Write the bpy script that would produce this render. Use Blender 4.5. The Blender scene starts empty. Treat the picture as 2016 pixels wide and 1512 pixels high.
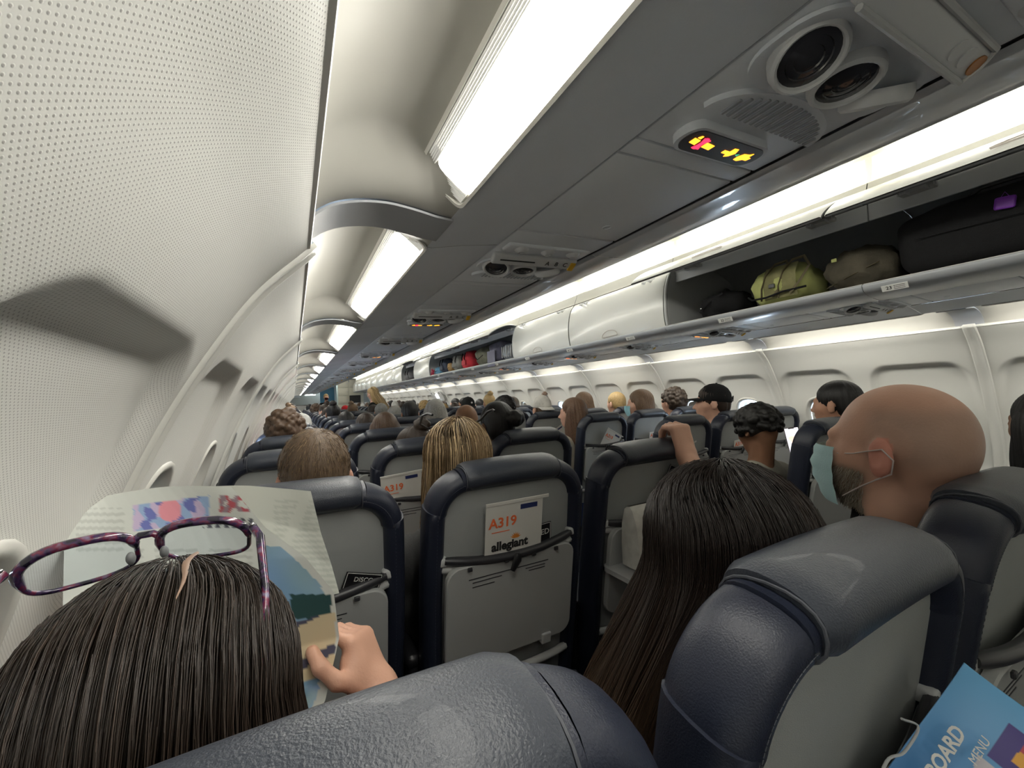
import bpy, bmesh, math, random
import numpy as np
from mathutils import Matrix, Vector, noise
S = bpy.context.scene
COL = S.collection
PI = math.pi
random.seed(7)

# ------------------------------------------------------------------ camera, sky, exposure
F_PX, W_PX = 810.0, 2016.0
CAM = Vector((-1.53, 0.0, 1.29))
ey = Vector((577-1008, -(796-756), -F_PX)).normalized()
ex = Vector((1522, 42, -F_PX)); ex = (ex - ey*ex.dot(ey)).normalized()
ez = ex.cross(ey)
RWC = Matrix((ex, ey, ez))            # rows: world axes seen from the camera -> this is camera-to-world
cd = bpy.data.cameras.new('camera'); cam = bpy.data.objects.new('camera', cd); COL.objects.link(cam)
cd.sensor_width = 36.0; cd.lens = F_PX/W_PX*36.0; cd.clip_start = 0.01; cd.clip_end = 200
cam.matrix_world = Matrix.Translation(CAM) @ RWC.to_4x4()
S.camera = cam
w = bpy.data.worlds.new('daylight'); S.world = w; w.use_nodes = True
bgn = w.node_tree.nodes['Background']
bgn.inputs[0].default_value = (0.72, 0.86, 1.0, 1); bgn.inputs[1].default_value = 9.0
S.view_settings.view_transform = 'Standard'; S.view_settings.look = 'None'
S.view_settings.exposure = 1.38; S.view_settings.gamma = 1.0; S.view_settings.use_curve_mapping = False
CEIL_EMIT = 9.0       # the lamp tubes behind the lenses
WALL_EMIT = 4.5

def px(p):                           # pixel of a world point, used only for printing checks
    d = RWC.transposed() @ (Vector(p) - CAM)
    return (1008 - F_PX*d.x/d.z, 756 + F_PX*d.y/d.z)

# ------------------------------------------------------------------ object helpers
def link(o, parent=None):
    COL.objects.link(o)
    if parent is not None: o.parent = parent
    return o
def tag(o, label=None, cat=None, group=None, kind=None):
    if label: o['label'] = label
    if cat: o['category'] = cat
    if group: o['group'] = group
    if kind: o['kind'] = kind
    return o
def empty(name, loc=(0,0,0), rz=0, label=None, cat=None, group=None, kind=None, parent=None):
    o = bpy.data.objects.new(name, None); o.empty_display_size = .05
    link(o, parent); o.location = loc; o.rotation_euler = (0,0,rz)
    return tag(o, label, cat, group, kind)
def mesh_np(name, v, f, smooth=True, uv=None, col=None, mats=None, mi=None):
    me = bpy.data.meshes.new(name)
    v = np.asarray(v, dtype=np.float32).reshape(-1,3)
    if isinstance(f, np.ndarray):
        n, k = f.shape
        me.vertices.add(len(v)); me.vertices.foreach_set('co', v.ravel())
        me.loops.add(n*k); me.loops.foreach_set('vertex_index', f.astype(np.int32).ravel())
        me.polygons.add(n); me.polygons.foreach_set('loop_start', np.arange(0,n*k,k,dtype=np.int32))
        me.polygons.foreach_set('loop_total', np.full(n,k,dtype=np.int32))
        me.update(calc_edges=True); me.validate()
    else:
        me.from_pydata([tuple(map(float,a)) for a in v], [], [tuple(a) for a in f]); me.update()
    if smooth: me.polygons.foreach_set('use_smooth', [True]*len(me.polygons))
    if uv is not None:
        l = me.uv_layers.new(name='UVMap'); vi = np.empty(len(me.loops), dtype=np.int32)
        me.loops.foreach_get('vertex_index', vi)
        l.data.foreach_set('uv', np.asarray(uv, dtype=np.float32)[vi].ravel())
    if col is not None:
        a = me.color_attributes.new('Col', 'FLOAT_COLOR', 'POINT')
        c = np.ones((len(v),4), dtype=np.float32); c[:,:3] = col; a.data.foreach_set('color', c.ravel())
    if mats:
        for m in mats: me.materials.append(m)
        if mi is not None: me.polygons.foreach_set('material_index', mi)
    return me
def obj(name, me, parent=None, mat=None, loc=None):
    if mat is not None and not me.materials: me.materials.append(mat)
    o = bpy.data.objects.new(name, me); link(o, parent)
    if loc is not None: o.location = loc
    return o
class G:                              # a growing mesh
    def __init__(s): s.v=[]; s.f=[]
    def add(s, v, f):
        b = len(s.v); s.v += [tuple(a) for a in v]; s.f += [tuple(i+b for i in q) for q in f]; return s
    def box(s, c, d, r=0.0, rot=None, seg=2):
        bm = bmesh.new(); bmesh.ops.create_cube(bm, size=1.0)
        bmesh.ops.scale(bm, vec=d, verts=bm.verts)
        if r > 0: bmesh.ops.bevel(bm, geom=bm.edges[:], offset=r, segments=seg, profile=.5, affect='EDGES')
        M = Matrix.Translation(c) @ (rot.to_4x4() if rot is not None else Matrix())
        bm.transform(M); s.bm(bm); return s
    def bm(s, bm):
        bm.verts.index_update()
        s.add([v.co[:] for v in bm.verts], [[v.index for v in f.verts] for f in bm.faces]); bm.free(); return s
    def sphere(s, c, r, u=16, n=10, rot=None):
        bm = bmesh.new(); bmesh.ops.create_uvsphere(bm, u_segments=u, v_segments=n, radius=1)
        rr = (r,r,r) if not hasattr(r,'__len__') else r
        bm.transform(Matrix.Translation(c) @ (rot.to_4x4() if rot is not None else Matrix()) @ Matrix.Diagonal((*rr,1)))
        return s.bm(bm)
    def lathe(s, prof, n=20, M=Matrix()):     # prof: (r, h) pairs about local z
        v=[]; f=[]
        for r,h in prof:
            for i in range(n):
                a=2*PI*i/n; v.append(M @ Vector((r*math.cos(a), r*math.sin(a), h)))
        for j in range(len(prof)-1):
            for i in range(n):
                f.append((j*n+i, j*n+(i+1)%n, (j+1)*n+(i+1)%n, (j+1)*n+i))
        if prof[0][0]>1e-6: f.append(tuple(range(n))[::-1])
        if prof[-1][0]>1e-6: f.append(tuple((len(prof)-1)*n+i for i in range(n)))
        return s.add(v,f)
    def tube(s, pts, r, n=8, cap=True, flat=None):
        P=[Vector(p) for p in pts]; v=[]; f=[]; up=None
        for i,p in enumerate(P):
            t=(P[min(i+1,len(P)-1)]-P[max(i-1,0)]).normalized()
            if up is None:
                up = Vector((0,0,1)) if abs(t.z)<.9 else Vector((0,1,0))
            a=t.cross(up).normalized(); b=a.cross(t).normalized(); up=b
            ri = r[i] if hasattr(r,'__len__') else r
            for k in range(n):
                an=2*PI*k/n; v.append(p + a*ri*math.cos(an) + b*ri*(flat or 1)*math.sin(an))
        for i in range(len(P)-1):
            for k in range(n):
                f.append((i*n+k, i*n+(k+1)%n, (i+1)*n+(k+1)%n, (i+1)*n+k))
        if cap: f.append(tuple(range(n))[::-1]); f.append(tuple((len(P)-1)*n+k for k in range(n)))
        return s.add(v,f)
    def prism(s, poly, M, h):         # closed polygon (x,y) pushed from z=0 to z=h
        n=len(poly)
        v=[M @ Vector((x,y,0)) for x,y in poly]+[M @ Vector((x,y,h)) for x,y in poly]
        f=[tuple(range(n))[::-1], tuple(range(n,2*n))]+[(i,(i+1)%n,n+(i+1)%n,n+i) for i in range(n)]
        return s.add(v,f)
    def mesh(s, name, smooth=False, mats=None, **k): return mesh_np(name, s.v, s.f, smooth, mats=mats, **k)
    def obj(s, name, mat, parent=None, smooth=False, auto=None, loc=None):
        me = s.mesh(name, smooth or auto is not None)
        if auto is not None: me.set_sharp_from_angle(angle=math.radians(auto))
        return obj(name, me, parent, mat, loc)
def grid_faces(nu, nv, closed_v=False):
    i,j = np.meshgrid(np.arange(nu-1), np.arange(nv if closed_v else nv-1), indexing='ij')
    a=i*nv+j; b=(i+1)*nv+j; c=(i+1)*nv+(j+1)%nv; d=i*nv+(j+1)%nv
    return np.stack([a,b,c,d],-1).reshape(-1,4)
def axes(x, y, z, o):
    return Matrix(((x[0],y[0],z[0],o[0]),(x[1],y[1],z[1],o[1]),(x[2],y[2],z[2],o[2]),(0,0,0,1)))
def rrect(w, h, r, n=5):
    p=[]
    for cx,cy,a0 in ((w/2-r,h/2-r,0),(-w/2+r,h/2-r,90),(-w/2+r,-h/2+r,180),(w/2-r,-h/2+r,270)):
        for i in range(n+1):
            a=math.radians(a0+90*i/n); p.append((cx+r*math.cos(a), cy+r*math.sin(a)))
    return p
def copy_tree(o, parent=None):
    c=o.copy(); COL.objects.link(c); c.parent=parent
    for ch in list(o.children): copy_tree(ch, c)
    return c
_txt={}
def text(name, body, size, mat, parent, M, bold=0.0, align='CENTER'):
    key=(body,size,bold,align,mat.name)
    if key not in _txt:
        cu=bpy.data.curves.new('t','FONT'); cu.body=body; cu.size=size; cu.extrude=.0003; cu.offset=bold; cu.resolution_u=3
        cu.align_x=align; cu.align_y='CENTER'
        o=bpy.data.objects.new('t',cu); COL.objects.link(o)
        dg=bpy.context.evaluated_depsgraph_get(); me=bpy.data.meshes.new_from_object(o.evaluated_get(dg))
        bpy.data.objects.remove(o); bpy.data.curves.remove(cu); me.materials.clear(); me.materials.append(mat); _txt[key]=me
    o=bpy.data.objects.new(name,_txt[key]); link(o,parent); o.matrix_local=M
    return o

# ------------------------------------------------------------------ materials
def mat(name, col, rough=.5, spec=.5, bump=None, emit=0, metal=0, var=None, coat=0, attr=False, sheen=0, alpha=None):
    m=bpy.data.materials.new(name); m.use_nodes=True; nt=m.node_tree; b=nt.nodes['Principled BSDF']
    b.inputs['Base Color'].default_value=(*col,1); b.inputs['Roughness'].default_value=rough
    b.inputs['Specular IOR Level'].default_value=spec; b.inputs['Metallic'].default_value=metal
    b.inputs['Coat Weight'].default_value=coat; b.inputs['Sheen Weight'].default_value=sheen
    if emit: b.inputs['Emission Color'].default_value=(*col,1); b.inputs['Emission Strength'].default_value=emit
    tc=nt.nodes.new('ShaderNodeTexCoord')
    if attr:
        a=nt.nodes.new('ShaderNodeAttribute'); a.attribute_name='Col'; nt.links.new(a.outputs[0], b.inputs['Base Color'])
        if emit: nt.links.new(a.outputs[0], b.inputs['Emission Color'])
    if var:                           # (scale, amount[, stretch])
        n=nt.nodes.new('ShaderNodeTexNoise'); n.inputs['Scale'].default_value=var[0]; n.inputs['Detail'].default_value=4
        src=tc.outputs['Object']
        if len(var)>2:
            mp=nt.nodes.new('ShaderNodeMapping'); mp.inputs['Scale'].default_value=var[2]; nt.links.new(src,mp.inputs[0]); src=mp.outputs[0]
        nt.links.new(src,n.inputs['Vector'])
        mx=nt.nodes.new('ShaderNodeMix'); mx.data_type='RGBA'
        lo=[max(0,c*(1-var[1])) for c in col]; hi=[min(1,c*(1+var[1])) for c in col]
        mx.inputs[6].default_value=(*lo,1); mx.inputs[7].default_value=(*hi,1)
        mr=nt.nodes.new('ShaderNodeMapRange'); mr.inputs[1].default_value=.3; mr.inputs[2].default_value=.7
        nt.links.new(n.outputs[0],mr.inputs[0]); nt.links.new(mr.outputs[0],mx.inputs[0]); nt.links.new(mx.outputs[2],b.inputs['Base Color'])
    if bump:                          # (kind, scale, strength[, stretch])
        if bump[0]=='noise': n=nt.nodes.new('ShaderNodeTexNoise'); n.inputs['Detail'].default_value=3; out=n.outputs[0]
        else: n=nt.nodes.new('ShaderNodeTexVoronoi'); out=n.outputs[0]
        n.inputs['Scale'].default_value=bump[1]; src=tc.outputs['Object']
        if len(bump)>3:
            mp=nt.nodes.new('ShaderNodeMapping'); mp.inputs['Scale'].default_value=bump[3]; nt.links.new(src,mp.inputs[0]); src=mp.outputs[0]
        nt.links.new(src,n.inputs['Vector'])
        bp=nt.nodes.new('ShaderNodeBump'); bp.inputs['Strength'].default_value=bump[2]; bp.inputs['Distance'].default_value=.002
        nt.links.new(out,bp.inputs['Height']); nt.links.new(bp.outputs[0],b.inputs['Normal'])
    return m
def wall_mat():                        # fine staggered perforation, 3.3 mm apart, from the panel's own UV (metres)
    m=mat('perforated_cream_vinyl',(.74,.73,.69),.55,.35); nt=m.node_tree; b=nt.nodes['Principled BSDF']
    N=nt.nodes.new; L=nt.links.new
    uv=N('ShaderNodeUVMap'); mp=N('ShaderNodeMapping'); mp.inputs['Scale'].default_value=(310,310,1)
    mp.inputs['Rotation'].default_value=(0,0,math.radians(45)); L(uv.outputs[0],mp.inputs[0])
    fr=N('ShaderNodeVectorMath'); fr.operation='FRACTION'; L(mp.outputs[0],fr.inputs[0])
    sb=N('ShaderNodeVectorMath'); sb.operation='SUBTRACT'; sb.inputs[1].default_value=(.5,.5,0); L(fr.outputs[0],sb.inputs[0])
    sp=N('ShaderNodeSeparateXYZ'); L(sb.outputs[0],sp.inputs[0]); cb=N('ShaderNodeCombineXYZ'); L(sp.outputs[0],cb.inputs[0]); L(sp.outputs[1],cb.inputs[1])
    ln=N('ShaderNodeVectorMath'); ln.operation='LENGTH'; L(cb.outputs[0],ln.inputs[0])
    mr=N('ShaderNodeMapRange'); mr.inputs[1].default_value=.12; mr.inputs[2].default_value=.28; L(ln.outputs['Value'],mr.inputs[0])
    mx=N('ShaderNodeMix'); mx.data_type='RGBA'; mx.inputs[6].default_value=(.44,.43,.41,1); mx.inputs[7].default_value=(.74,.735,.70,1)
    L(mr.outputs[0],mx.inputs[0]); L(mx.outputs[2],b.inputs['Base Color'])
    bp=N('ShaderNodeBump'); bp.inputs['Strength'].default_value=.25; bp.inputs['Distance'].default_value=.0006
    L(mr.outputs[0],bp.inputs['Height']); L(bp.outputs[0],b.inputs['Normal'])
    return m
def glass_mat():
    m=bpy.data.materials.new('window_pane_acrylic'); m.use_nodes=True; nt=m.node_tree; nt.nodes.clear(); N=nt.nodes.new
    o=N('ShaderNodeOutputMaterial'); t=N('ShaderNodeBsdfTransparent'); g=N('ShaderNodeBsdfGlossy'); g.inputs['Roughness'].default_value=.05
    x=N('ShaderNodeMixShader'); x.inputs[0].default_value=.08; t.inputs[0].default_value=(.9,.95,1,1)
    nt.links.new(t.outputs[0],x.inputs[1]); nt.links.new(g.outputs[0],x.inputs[2]); nt.links.new(x.outputs[0],o.inputs[0]); return m
def emis(name, col, s):
    m=bpy.data.materials.new(name); m.use_nodes=True; nt=m.node_tree; b=nt.nodes['Principled BSDF']
    b.inputs['Base Color'].default_value=(*[min(1,c) for c in col],1); b.inputs['Emission Color'].default_value=(*col,1); b.inputs['Emission Strength'].default_value=s
    return m
M_WALL=wall_mat(); M_GLASS=glass_mat()
M_WALLP=mat('plain_cream_plastic',(.70,.695,.65),.4,.4)
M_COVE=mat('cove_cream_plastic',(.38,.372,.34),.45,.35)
M_RIB=mat('rib_grey_plastic',(.34,.35,.37),.5,.4,('noise',900,.15))
M_UNDER=mat('bin_underside_grey',(.72,.75,.79),.45,.45,('noise',700,.25),var=(3,.06))
M_UNDER2=mat('service_panel_grey',(.74,.77,.81),.42,.45,('noise',700,.2))
M_DARK=mat('dark_seam',(.02,.02,.022),.6)
M_DOOR=mat('bin_door_white',(.72,.72,.69),.28,.5,coat=.2)
M_BININ=mat('bin_inner_grey',(.24,.245,.25),.5)
M_CEIL=mat('ceiling_white',(.62,.62,.59),.5)
M_CARPET=mat('navy_carpet',(.06,.065,.085),.95,.1,('noise',400,.6),var=(60,.3))
M_LAMP=emis('lamp_lens_lit',(1.0,.975,.89),CEIL_EMIT)
M_STRIP=emis('cove_strip_lit',(1.0,.98,.90),WALL_EMIT)
M_STRIPEND=emis('cove_strip_end',(1.0,.93,.70),.55)
M_LENS=mat('ribbed_lens_clear',(.80,.79,.75),.25,.5,emit=.10)
M_FRAME=mat('lamp_frame_white',(.80,.79,.75),.35)
M_CHROME=mat('brushed_metal',(.6,.6,.62),.25,metal=1)
M_BLACKP=mat('black_plastic',(.012,.012,.014),.35)
M_GREYP=mat('mid_grey_plastic',(.60,.61,.62),.4)
M_LIGHTP=mat('light_grey_plastic',(.5,.51,.51),.4)
M_SMOKE=mat('dark_lens',(.035,.035,.04),.12,.6,coat=.5)
M_INK=mat('black_print',(.02,.02,.02),.6)
M_INKR=mat('orange_red_print',(.80,.16,.05),.6)
M_INKB=mat('navy_print',(.02,.03,.12),.6)
M_WHITEPL=mat('white_placard',(.75,.75,.72),.5)
M_ORANGE=emis('lit_orange_sign',(1.0,.33,.02),1.2)
M_RED=emis('lit_red_sign',(1.0,.02,.06),1.2)
M_GREEN=emis('lit_green_sign',(.05,.5,.25),.35)
M_YEL=mat('yellow_plastic',(.75,.45,.04),.4)
# ------------------------------------------------------------------ the cabin shell
SEAM0, PL = .74, 1.066                # first panel joint ahead of the camera, panel length
K0, K1 = -2, 16                        # panel modules along the cabin
def crom(pts, n):
    P=np.array(pts,float); P=np.vstack([2*P[0]-P[1],P,2*P[-1]-P[-2]]); out=[]
    for i in range(1,len(P)-2):
        t=np.linspace(0,1,n,endpoint=False)[:,None]
        a,b,c,d=P[i-1],P[i],P[i+1],P[i+2]
        out.append(.5*((2*b)+(-a+c)*t+(2*a-5*b+4*c-d)*t*t+(-a+3*b-3*c+d)*t**3))
    out.append(P[-2][None]); return np.vstack(out)
WALLP=[(1.79,0.0),(1.81,.3),(1.82,.6),(1.82,.85),(1.795,1.0),(1.742,1.15),(1.690,1.27),(1.635,1.37),(1.575,1.46),(1.505,1.533)]
_w=crom(WALLP,20); _s=np.r_[0,np.cumsum(np.hypot(*np.diff(_w,axis=0).T))]
def wall_at(z):                        # wall half-width at height z
    return float(np.interp(z,_w[:,1],_w[:,0]))
def sstep(a,b,x): t=np.clip((x-a)/(b-a),0,1); return t*t*(3-2*t)
def rbox(px_,pz_,cx,cz,hw,hh,r):
    qx=np.abs(px_-cx)-hw+r; qz=np.abs(pz_-cz)-hh+r
    return np.hypot(np.maximum(qx,0),np.maximum(qz,0))+np.minimum(np.maximum(qx,qz),0)-r
WC=[-.2665,.2665]; WZ=1.02; WHW,WHH=.112,.155
def wall_panel():
    s=np.r_[np.linspace(0,.75,10,endpoint=False),np.linspace(.75,_s[-1],120)]
    X=np.interp(s,_s,_w[:,0]); Z=np.interp(s,_s,_w[:,1])
    dX=np.gradient(X,s); dZ=np.gradient(Z,s); nl=np.hypot(dX,dZ); nx,nz=-dZ/nl,dX/nl      # inward normal (towards smaller x)
    y=np.linspace(-PL/2+.003,PL/2-.003,150)
    Y,SS=np.meshgrid(y,s,indexing='ij'); XX=np.broadcast_to(X,Y.shape); ZZ=np.broadcast_to(Z,Y.shape)
    dep=np.zeros_like(Y)
    for c in WC:
        flare=.045*np.clip((1.36-ZZ)/.4,0,1)
        d=rbox((Y-c)/(1+flare/.2)+0,ZZ,0,1.06,.206,.305,.085)
        dd=.010+.011*sstep(.95,1.36,ZZ)
        dep=np.maximum(dep,dd*sstep(.012,-.026,d))
    dep+= .006*sstep(PL/2-.035,PL/2-.02,np.abs(Y))*0
    # soft trough along the very top edge and rolled lip
    NX=XX-nx*dep; NZ=ZZ-nz*dep
    V=np.stack([NX,Y,NZ],-1).reshape(-1,3); UV=np.stack([Y,SS],-1).reshape(-1,2)
    F=grid_faces(len(y),len(s))
    cen=V[F].mean(1); keep=np.ones(len(F),bool)
    for c in WC:
        q=np.abs((cen[:,1]-c)/(WHW+.004))**2.6+np.abs((cen[:,2]-WZ)/(WHH+.004))**2.6
        keep&=q>1
    return mesh_np('panel',V,F[keep],True,uv=UV)
def oval(a,b,n=40,e=2.6):
    return [(a*abs(math.cos(t))**(2/e)*(1 if math.cos(t)>=0 else -1), b*abs(math.sin(t))**(2/e)*(1 if math.sin(t)>=0 else -1)) for t in [2*PI*i/n for i in range(n)]]
def win_frame():
    n=40; rings=[]
    for a,b,dx in ((WHW+.016,WHH+.016,.004),(WHW+.010,WHH+.010,-.004),(WHW,WHH,-.002),(WHW-.006,WHH-.006,.02),(WHW-.014,WHH-.014,.055)):
        rings.append([(wall_at(WZ+z)+.0155+dx, y, WZ+z) for y,z in oval(a,b,n)])
    v=[p for r in rings for p in r]; f=[]
    for j in range(len(rings)-1):
        for i in range(n): f.append((j*n+i,(j+1)*n+i,(j+1)*n+(i+1)%n,j*n+(i+1)%n))
    return mesh_np('window_frame',v,f,True)
def win_pane(dx,z0=-1,z1=1,a=WHW-.012,b=WHH-.012,ribs=False):
    n=26; v=[]; f=[]
    for j in range(n+1):
        z=b*(-1+2*j/n)
        if z<z0*b-1e-6 or z>z1*b+1e-6: continue
        yy=a*max(0,1-abs(z/b)**2.6)**(1/2.6)
        x=wall_at(WZ+z)+.0155+dx
        v+= [(x,-yy,WZ+z),(x+.004,0,WZ+z),(x,yy,WZ+z)]
    m=len(v)//3
    for j in range(m-1): f+=[(3*j,3*j+1,3*j+4,3*j+3),(3*j+1,3*j+2,3*j+5,3*j+4)]
    return mesh_np('pane',v,f,True)
ME_PANEL=wall_panel(); ME_PANEL.materials.append(M_WALL)
ME_PANELR=ME_PANEL.copy(); ME_PANELR.materials.clear(); ME_PANELR.materials.append(M_WALLP)
ME_WF=win_frame(); ME_WF.materials.append(mat('window_ring_cream',(.60,.59,.55),.4))
ME_WP=win_pane(.058); ME_WP.materials.append(M_GLASS)
ME_SH=win_pane(.035,-1,1); ME_SH.materials.append(mat('window_shade_cream',(.60,.58,.53),.5))
ME_SHH=win_pane(.035,.30,1); ME_SHH.materials.append(ME_SH.materials[0])
def strip_along(prof, y0, y1, name, mat_, parent=None, thick=None, sx=1, smooth=True, auto=40):
    """extrude an (x,z) polyline along the cabin; thick gives it a back side"""
    P=[Vector((p[0],0,p[1])) for p in prof]; g=G(); n=len(P)
    v=[(sx*p.x,y0,p.z) for p in P]+[(sx*p.x,y1,p.z) for p in P]
    f=[(i,i+1,n+i+1,n+i) for i in range(n-1)]
    if thick:
        Q=[]
        for i,p in enumerate(P):
            t=(P[min(i+1,n-1)]-P[max(i-1,0)]).normalized(); Q.append(p+Vector((-t.z,0,t.x))*thick)
        v+=[(sx*p.x,y0,p.z) for p in Q]+[(sx*p.x,y1,p.z) for p in Q]
        f+=[(2*n+i+1,2*n+i,3*n+i,3*n+i+1) for i in range(n-1)]
        f+=[(0,n,3*n,2*n),(2*n-1,n-1,3*n-1,4*n-1)]
        f+=[(i+1,i,2*n+i,2*n+i+1) for i in range(n-1)]+[(n+i,n+i+1,3*n+i+1,3*n+i) for i in range(n-1)]
    if sx<0: f=[q[::-1] for q in f]
    g.add(v,f); return g.obj(name,mat_,parent,auto=auto)
YB, YF = SEAM0+(K0)*PL, SEAM0+(K1)*PL
# joint strip between wall panels (a raised double rib following the wall)
def joint_mesh():
    w2=_w[_w[:,1]>.1]; v=[]; f=[]
    off=[(-.026,-.001),(-.022,.006),(-.016,.006),(-.013,.0025),(.013,.0025),(.016,.006),(.022,.006),(.026,-.001)]
    P=w2; d=np.gradient(P,axis=0); d/=np.hypot(d[:,0],d[:,1])[:,None]
    for i,p in enumerate(P):
        nn=np.array([-d[i,1],d[i,0]])
        for y,h in off:
            q=p+nn*h; v.append((q[0],y,q[1]))
    # run on past the edge by 12 mm
    p=P[-1]; t=d[-1]; nn=np.array([-t[1],t[0]])
    for y,h in off: q=p+nn*h+t*.016; v.append((q[0],y,q[1]))
    for y,h in off: q=p-nn*.012+t*.016; v.append((q[0],y*.8,q[1]))
    m=len(off)
    for i in range(len(v)//m-1):
        for j in range(m-1): f.append((i*m+j,(i+1)*m+j,(i+1)*m+j+1,i*m+j+1))
    return mesh_np('joint_strip',v,f,True)
ME_JOINT=joint_mesh(); ME_JOINT.materials.append(M_WALLP)
ME_JOINT2=None
random.seed(11)
def build_wall(side, sx, open_set, half_set):
    root=empty('wall_'+side, (0,0,0), kind='structure')
    for k in range(K0,K1):
        yc=SEAM0+(k+.5)*PL
        p=obj('panel', ME_PANEL if (sx<0) else ME_PANELR, root); p.location=(0,yc,0); p.scale=(sx,1,1)
        for wi,c in enumerate(WC):
            idx=2*k+wi
            f=bpy.data.objects.new('window_frame',ME_WF); link(f,p); f.location=(0,c,0)
            g=bpy.data.objects.new('window_pane',ME_WP); link(g,p); g.location=(0,c,0)
            if idx not in open_set:
                s_=bpy.data.objects.new('window_shade',ME_SHH if idx in half_set else ME_SH); link(s_,p); s_.location=(0,c,0)
        j=obj('joint_strip',ME_JOINT,root); j.location=(0,SEAM0+k*PL,0); j.scale=(sx,1,1)
    # rolled top edge of the panels
    for k in range(K0,K1):
        y0=SEAM0+k*PL+.024; y1=SEAM0+(k+1)*PL-.024
        e=strip_along([(1.505,1.533),(1.500,1.535),(1.4985,1.539),(1.500,1.544),(1.506,1.546),(1.522,1.550)],y0,y1,'edge_strip',M_FRAME,root,sx=sx)
    strip_along([(1.86,-.02),(1.90,.6),(1.90,.75)],YB,YF,'lower_wall_backing',M_WALLP,root,sx=sx)
    return root
# windows: index 2k+(0|1); left mostly open ahead, right: 2, 6, 7 and some further ones
WL=build_wall('left',-1,{4,5,6,7,9,10,12,13,15,17,18,20,22,23,25},{8,11})
WR=build_wall('right',1,{2,6,7,15,17,20,23,26},{13,18})
# ---- cove above each wall panel, with its lamp
COVE=[(1.522,1.548),(1.515,1.595),(1.490,1.640),(1.455,1.672),(1.41,1.688),(1.37,1.683),(1.338,1.664)]
RIBP=[(1.522,1.548),(1.502,1.578),(1.470,1.604),(1.430,1.618),(1.385,1.624),(1.34,1.621),(1.300,1.615)]
def cove_mesh():
    c=crom(COVE,5); r=crom(RIBP,5); L=PL-.10; ys=np.r_[np.linspace(0,.13,14),np.linspace(.15,L-.15,10),np.linspace(L-.13,L,14)]-L/2
    v=[]
    for y in ys:
        t=sstep(0,.12,L/2-abs(y)); t=float(t)
        # inner edge follows the lamp in the middle and swings out to the strip at the ends
        q=r*(1-t)+c*t
        for a in q: v.append((a[0],y,a[1]))
        v.append((1.268-(1-t)*.0,y,1.612)) if t<.999 else v.append((1.338,y,1.664))
    return mesh_np('cove',v,grid_faces(len(ys),len(c)+1),True)
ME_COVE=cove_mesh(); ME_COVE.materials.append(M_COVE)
def lamp_parts():
    """lamp lies in the plane from (1.338,1.664) to (1.272,1.612); built for the right side (+x)"""
    a=Vector((1.340,0,1.668)); b=Vector((1.270,0,1.611)); u=(b-a).normalized(); W=(b-a).length
    n=Vector((u.z,0,-u.x)); n = n if n.z<0 else -n                    # faces out and down
    L=PL-.20; M=axes(u,(0,1,0),n,(a+b)/2)
    g=G(); o=rrect(W+.004,L+.008,.016); i_=rrect(W-.006,L-.004,.013); k=len(o)
    v=[M@Vector((x,y,.001)) for x,y in o]+[M@Vector((x,y,.006)) for x,y in o]+[M@Vector((x,y,.006)) for x,y in i_]+[M@Vector((x,y,-.004)) for x,y in i_]
    f=[(j*k+q,j*k+(q+1)%k,(j+1)*k+(q+1)%k,(j+1)*k+q) for j in range(3) for q in range(k)]
    fr=g.add(v,f).mesh('frame',True); fr.set_sharp_from_angle(angle=.6); fr.materials.append(M_FRAME)
    # clear ribbed band beside the wall and ribbed ends
    g=G()
    for q in range(5): g.box(M@Vector((-W/2+.0055+q*.0033,0,.002)),(.0026,L-.03,.004),.0008,rot=M.to_3x3(),seg=1)
    for q in range(9):
        for sg in (-1,1): g.box(M@Vector((.009,sg*(L/2-.010-q*.0035),.001)),(W-.030,.0025,.003),.0006,rot=M.to_3x3(),seg=1)
    rb=g.mesh('lens_ribs',True); rb.set_sharp_from_angle(angle=.6); rb.materials.append(M_LENS)
    g=G(); pl=rrect(W-.026,L-.075,.012)
    g.add([M@Vector((x+.0095,y,.003)) for x,y in pl],[tuple(range(len(pl)))])
    ln=g.mesh('lens'); ln.materials.append(M_LAMP)
    g=G(); pl=rrect(W-.004,L-.002,.012); g.add([M@Vector((x,y,-.003)) for x,y in pl],[tuple(range(len(pl)))])
    bk=g.mesh('tray'); bk.materials.append(M_LENS)
    return fr,rb,ln,bk
LP=lamp_parts()
ORD=['nearest','second','third','fourth','fifth','sixth','seventh','eighth','ninth','tenth','eleventh','twelfth','thirteenth','fourteenth','fifteenth','sixteenth','seventeenth','eighteenth','nineteenth','twentieth','twenty-first','twenty-second','twenty-third','twenty-fourth']
def ORDK(k): return 'one behind the camera' if k==K0 else 'the one beside the camera' if k==K0+1 else ORD[k]+' from the camera'
CR=empty('ceiling',(0,0,0),kind='structure')
for sx,side in ((-1,'left'),(1,'right')):
    tr=empty('trim_%d'%(1 if sx<0 else 2),(0,0,0),kind='structure')
    for k in range(K0,K1):
        yc=SEAM0+(k+.5)*PL
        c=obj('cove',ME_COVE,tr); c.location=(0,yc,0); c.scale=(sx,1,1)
        r=strip_along([(p[0],p[1]-.003) for p in crom(RIBP,3)]+[(1.268,1.610)],SEAM0+k*PL-.051,SEAM0+k*PL+.051,'rib',M_RIB,tr,thick=.004,sx=sx)
        t=empty('cove_lamp',(0,yc,0),0,'long lit ribbed lamp in the %s wall cove, %s'%(side,ORDK(k)),'lamp','wall cove lamps')
        t.scale=(sx,1,1)
        for nm,me in zip(('frame','lens_ribs','lens','tray'),LP):
            o_=obj(nm,me,t)
            if nm=='lens_ribs': o_['kind']='stuff'
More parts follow.
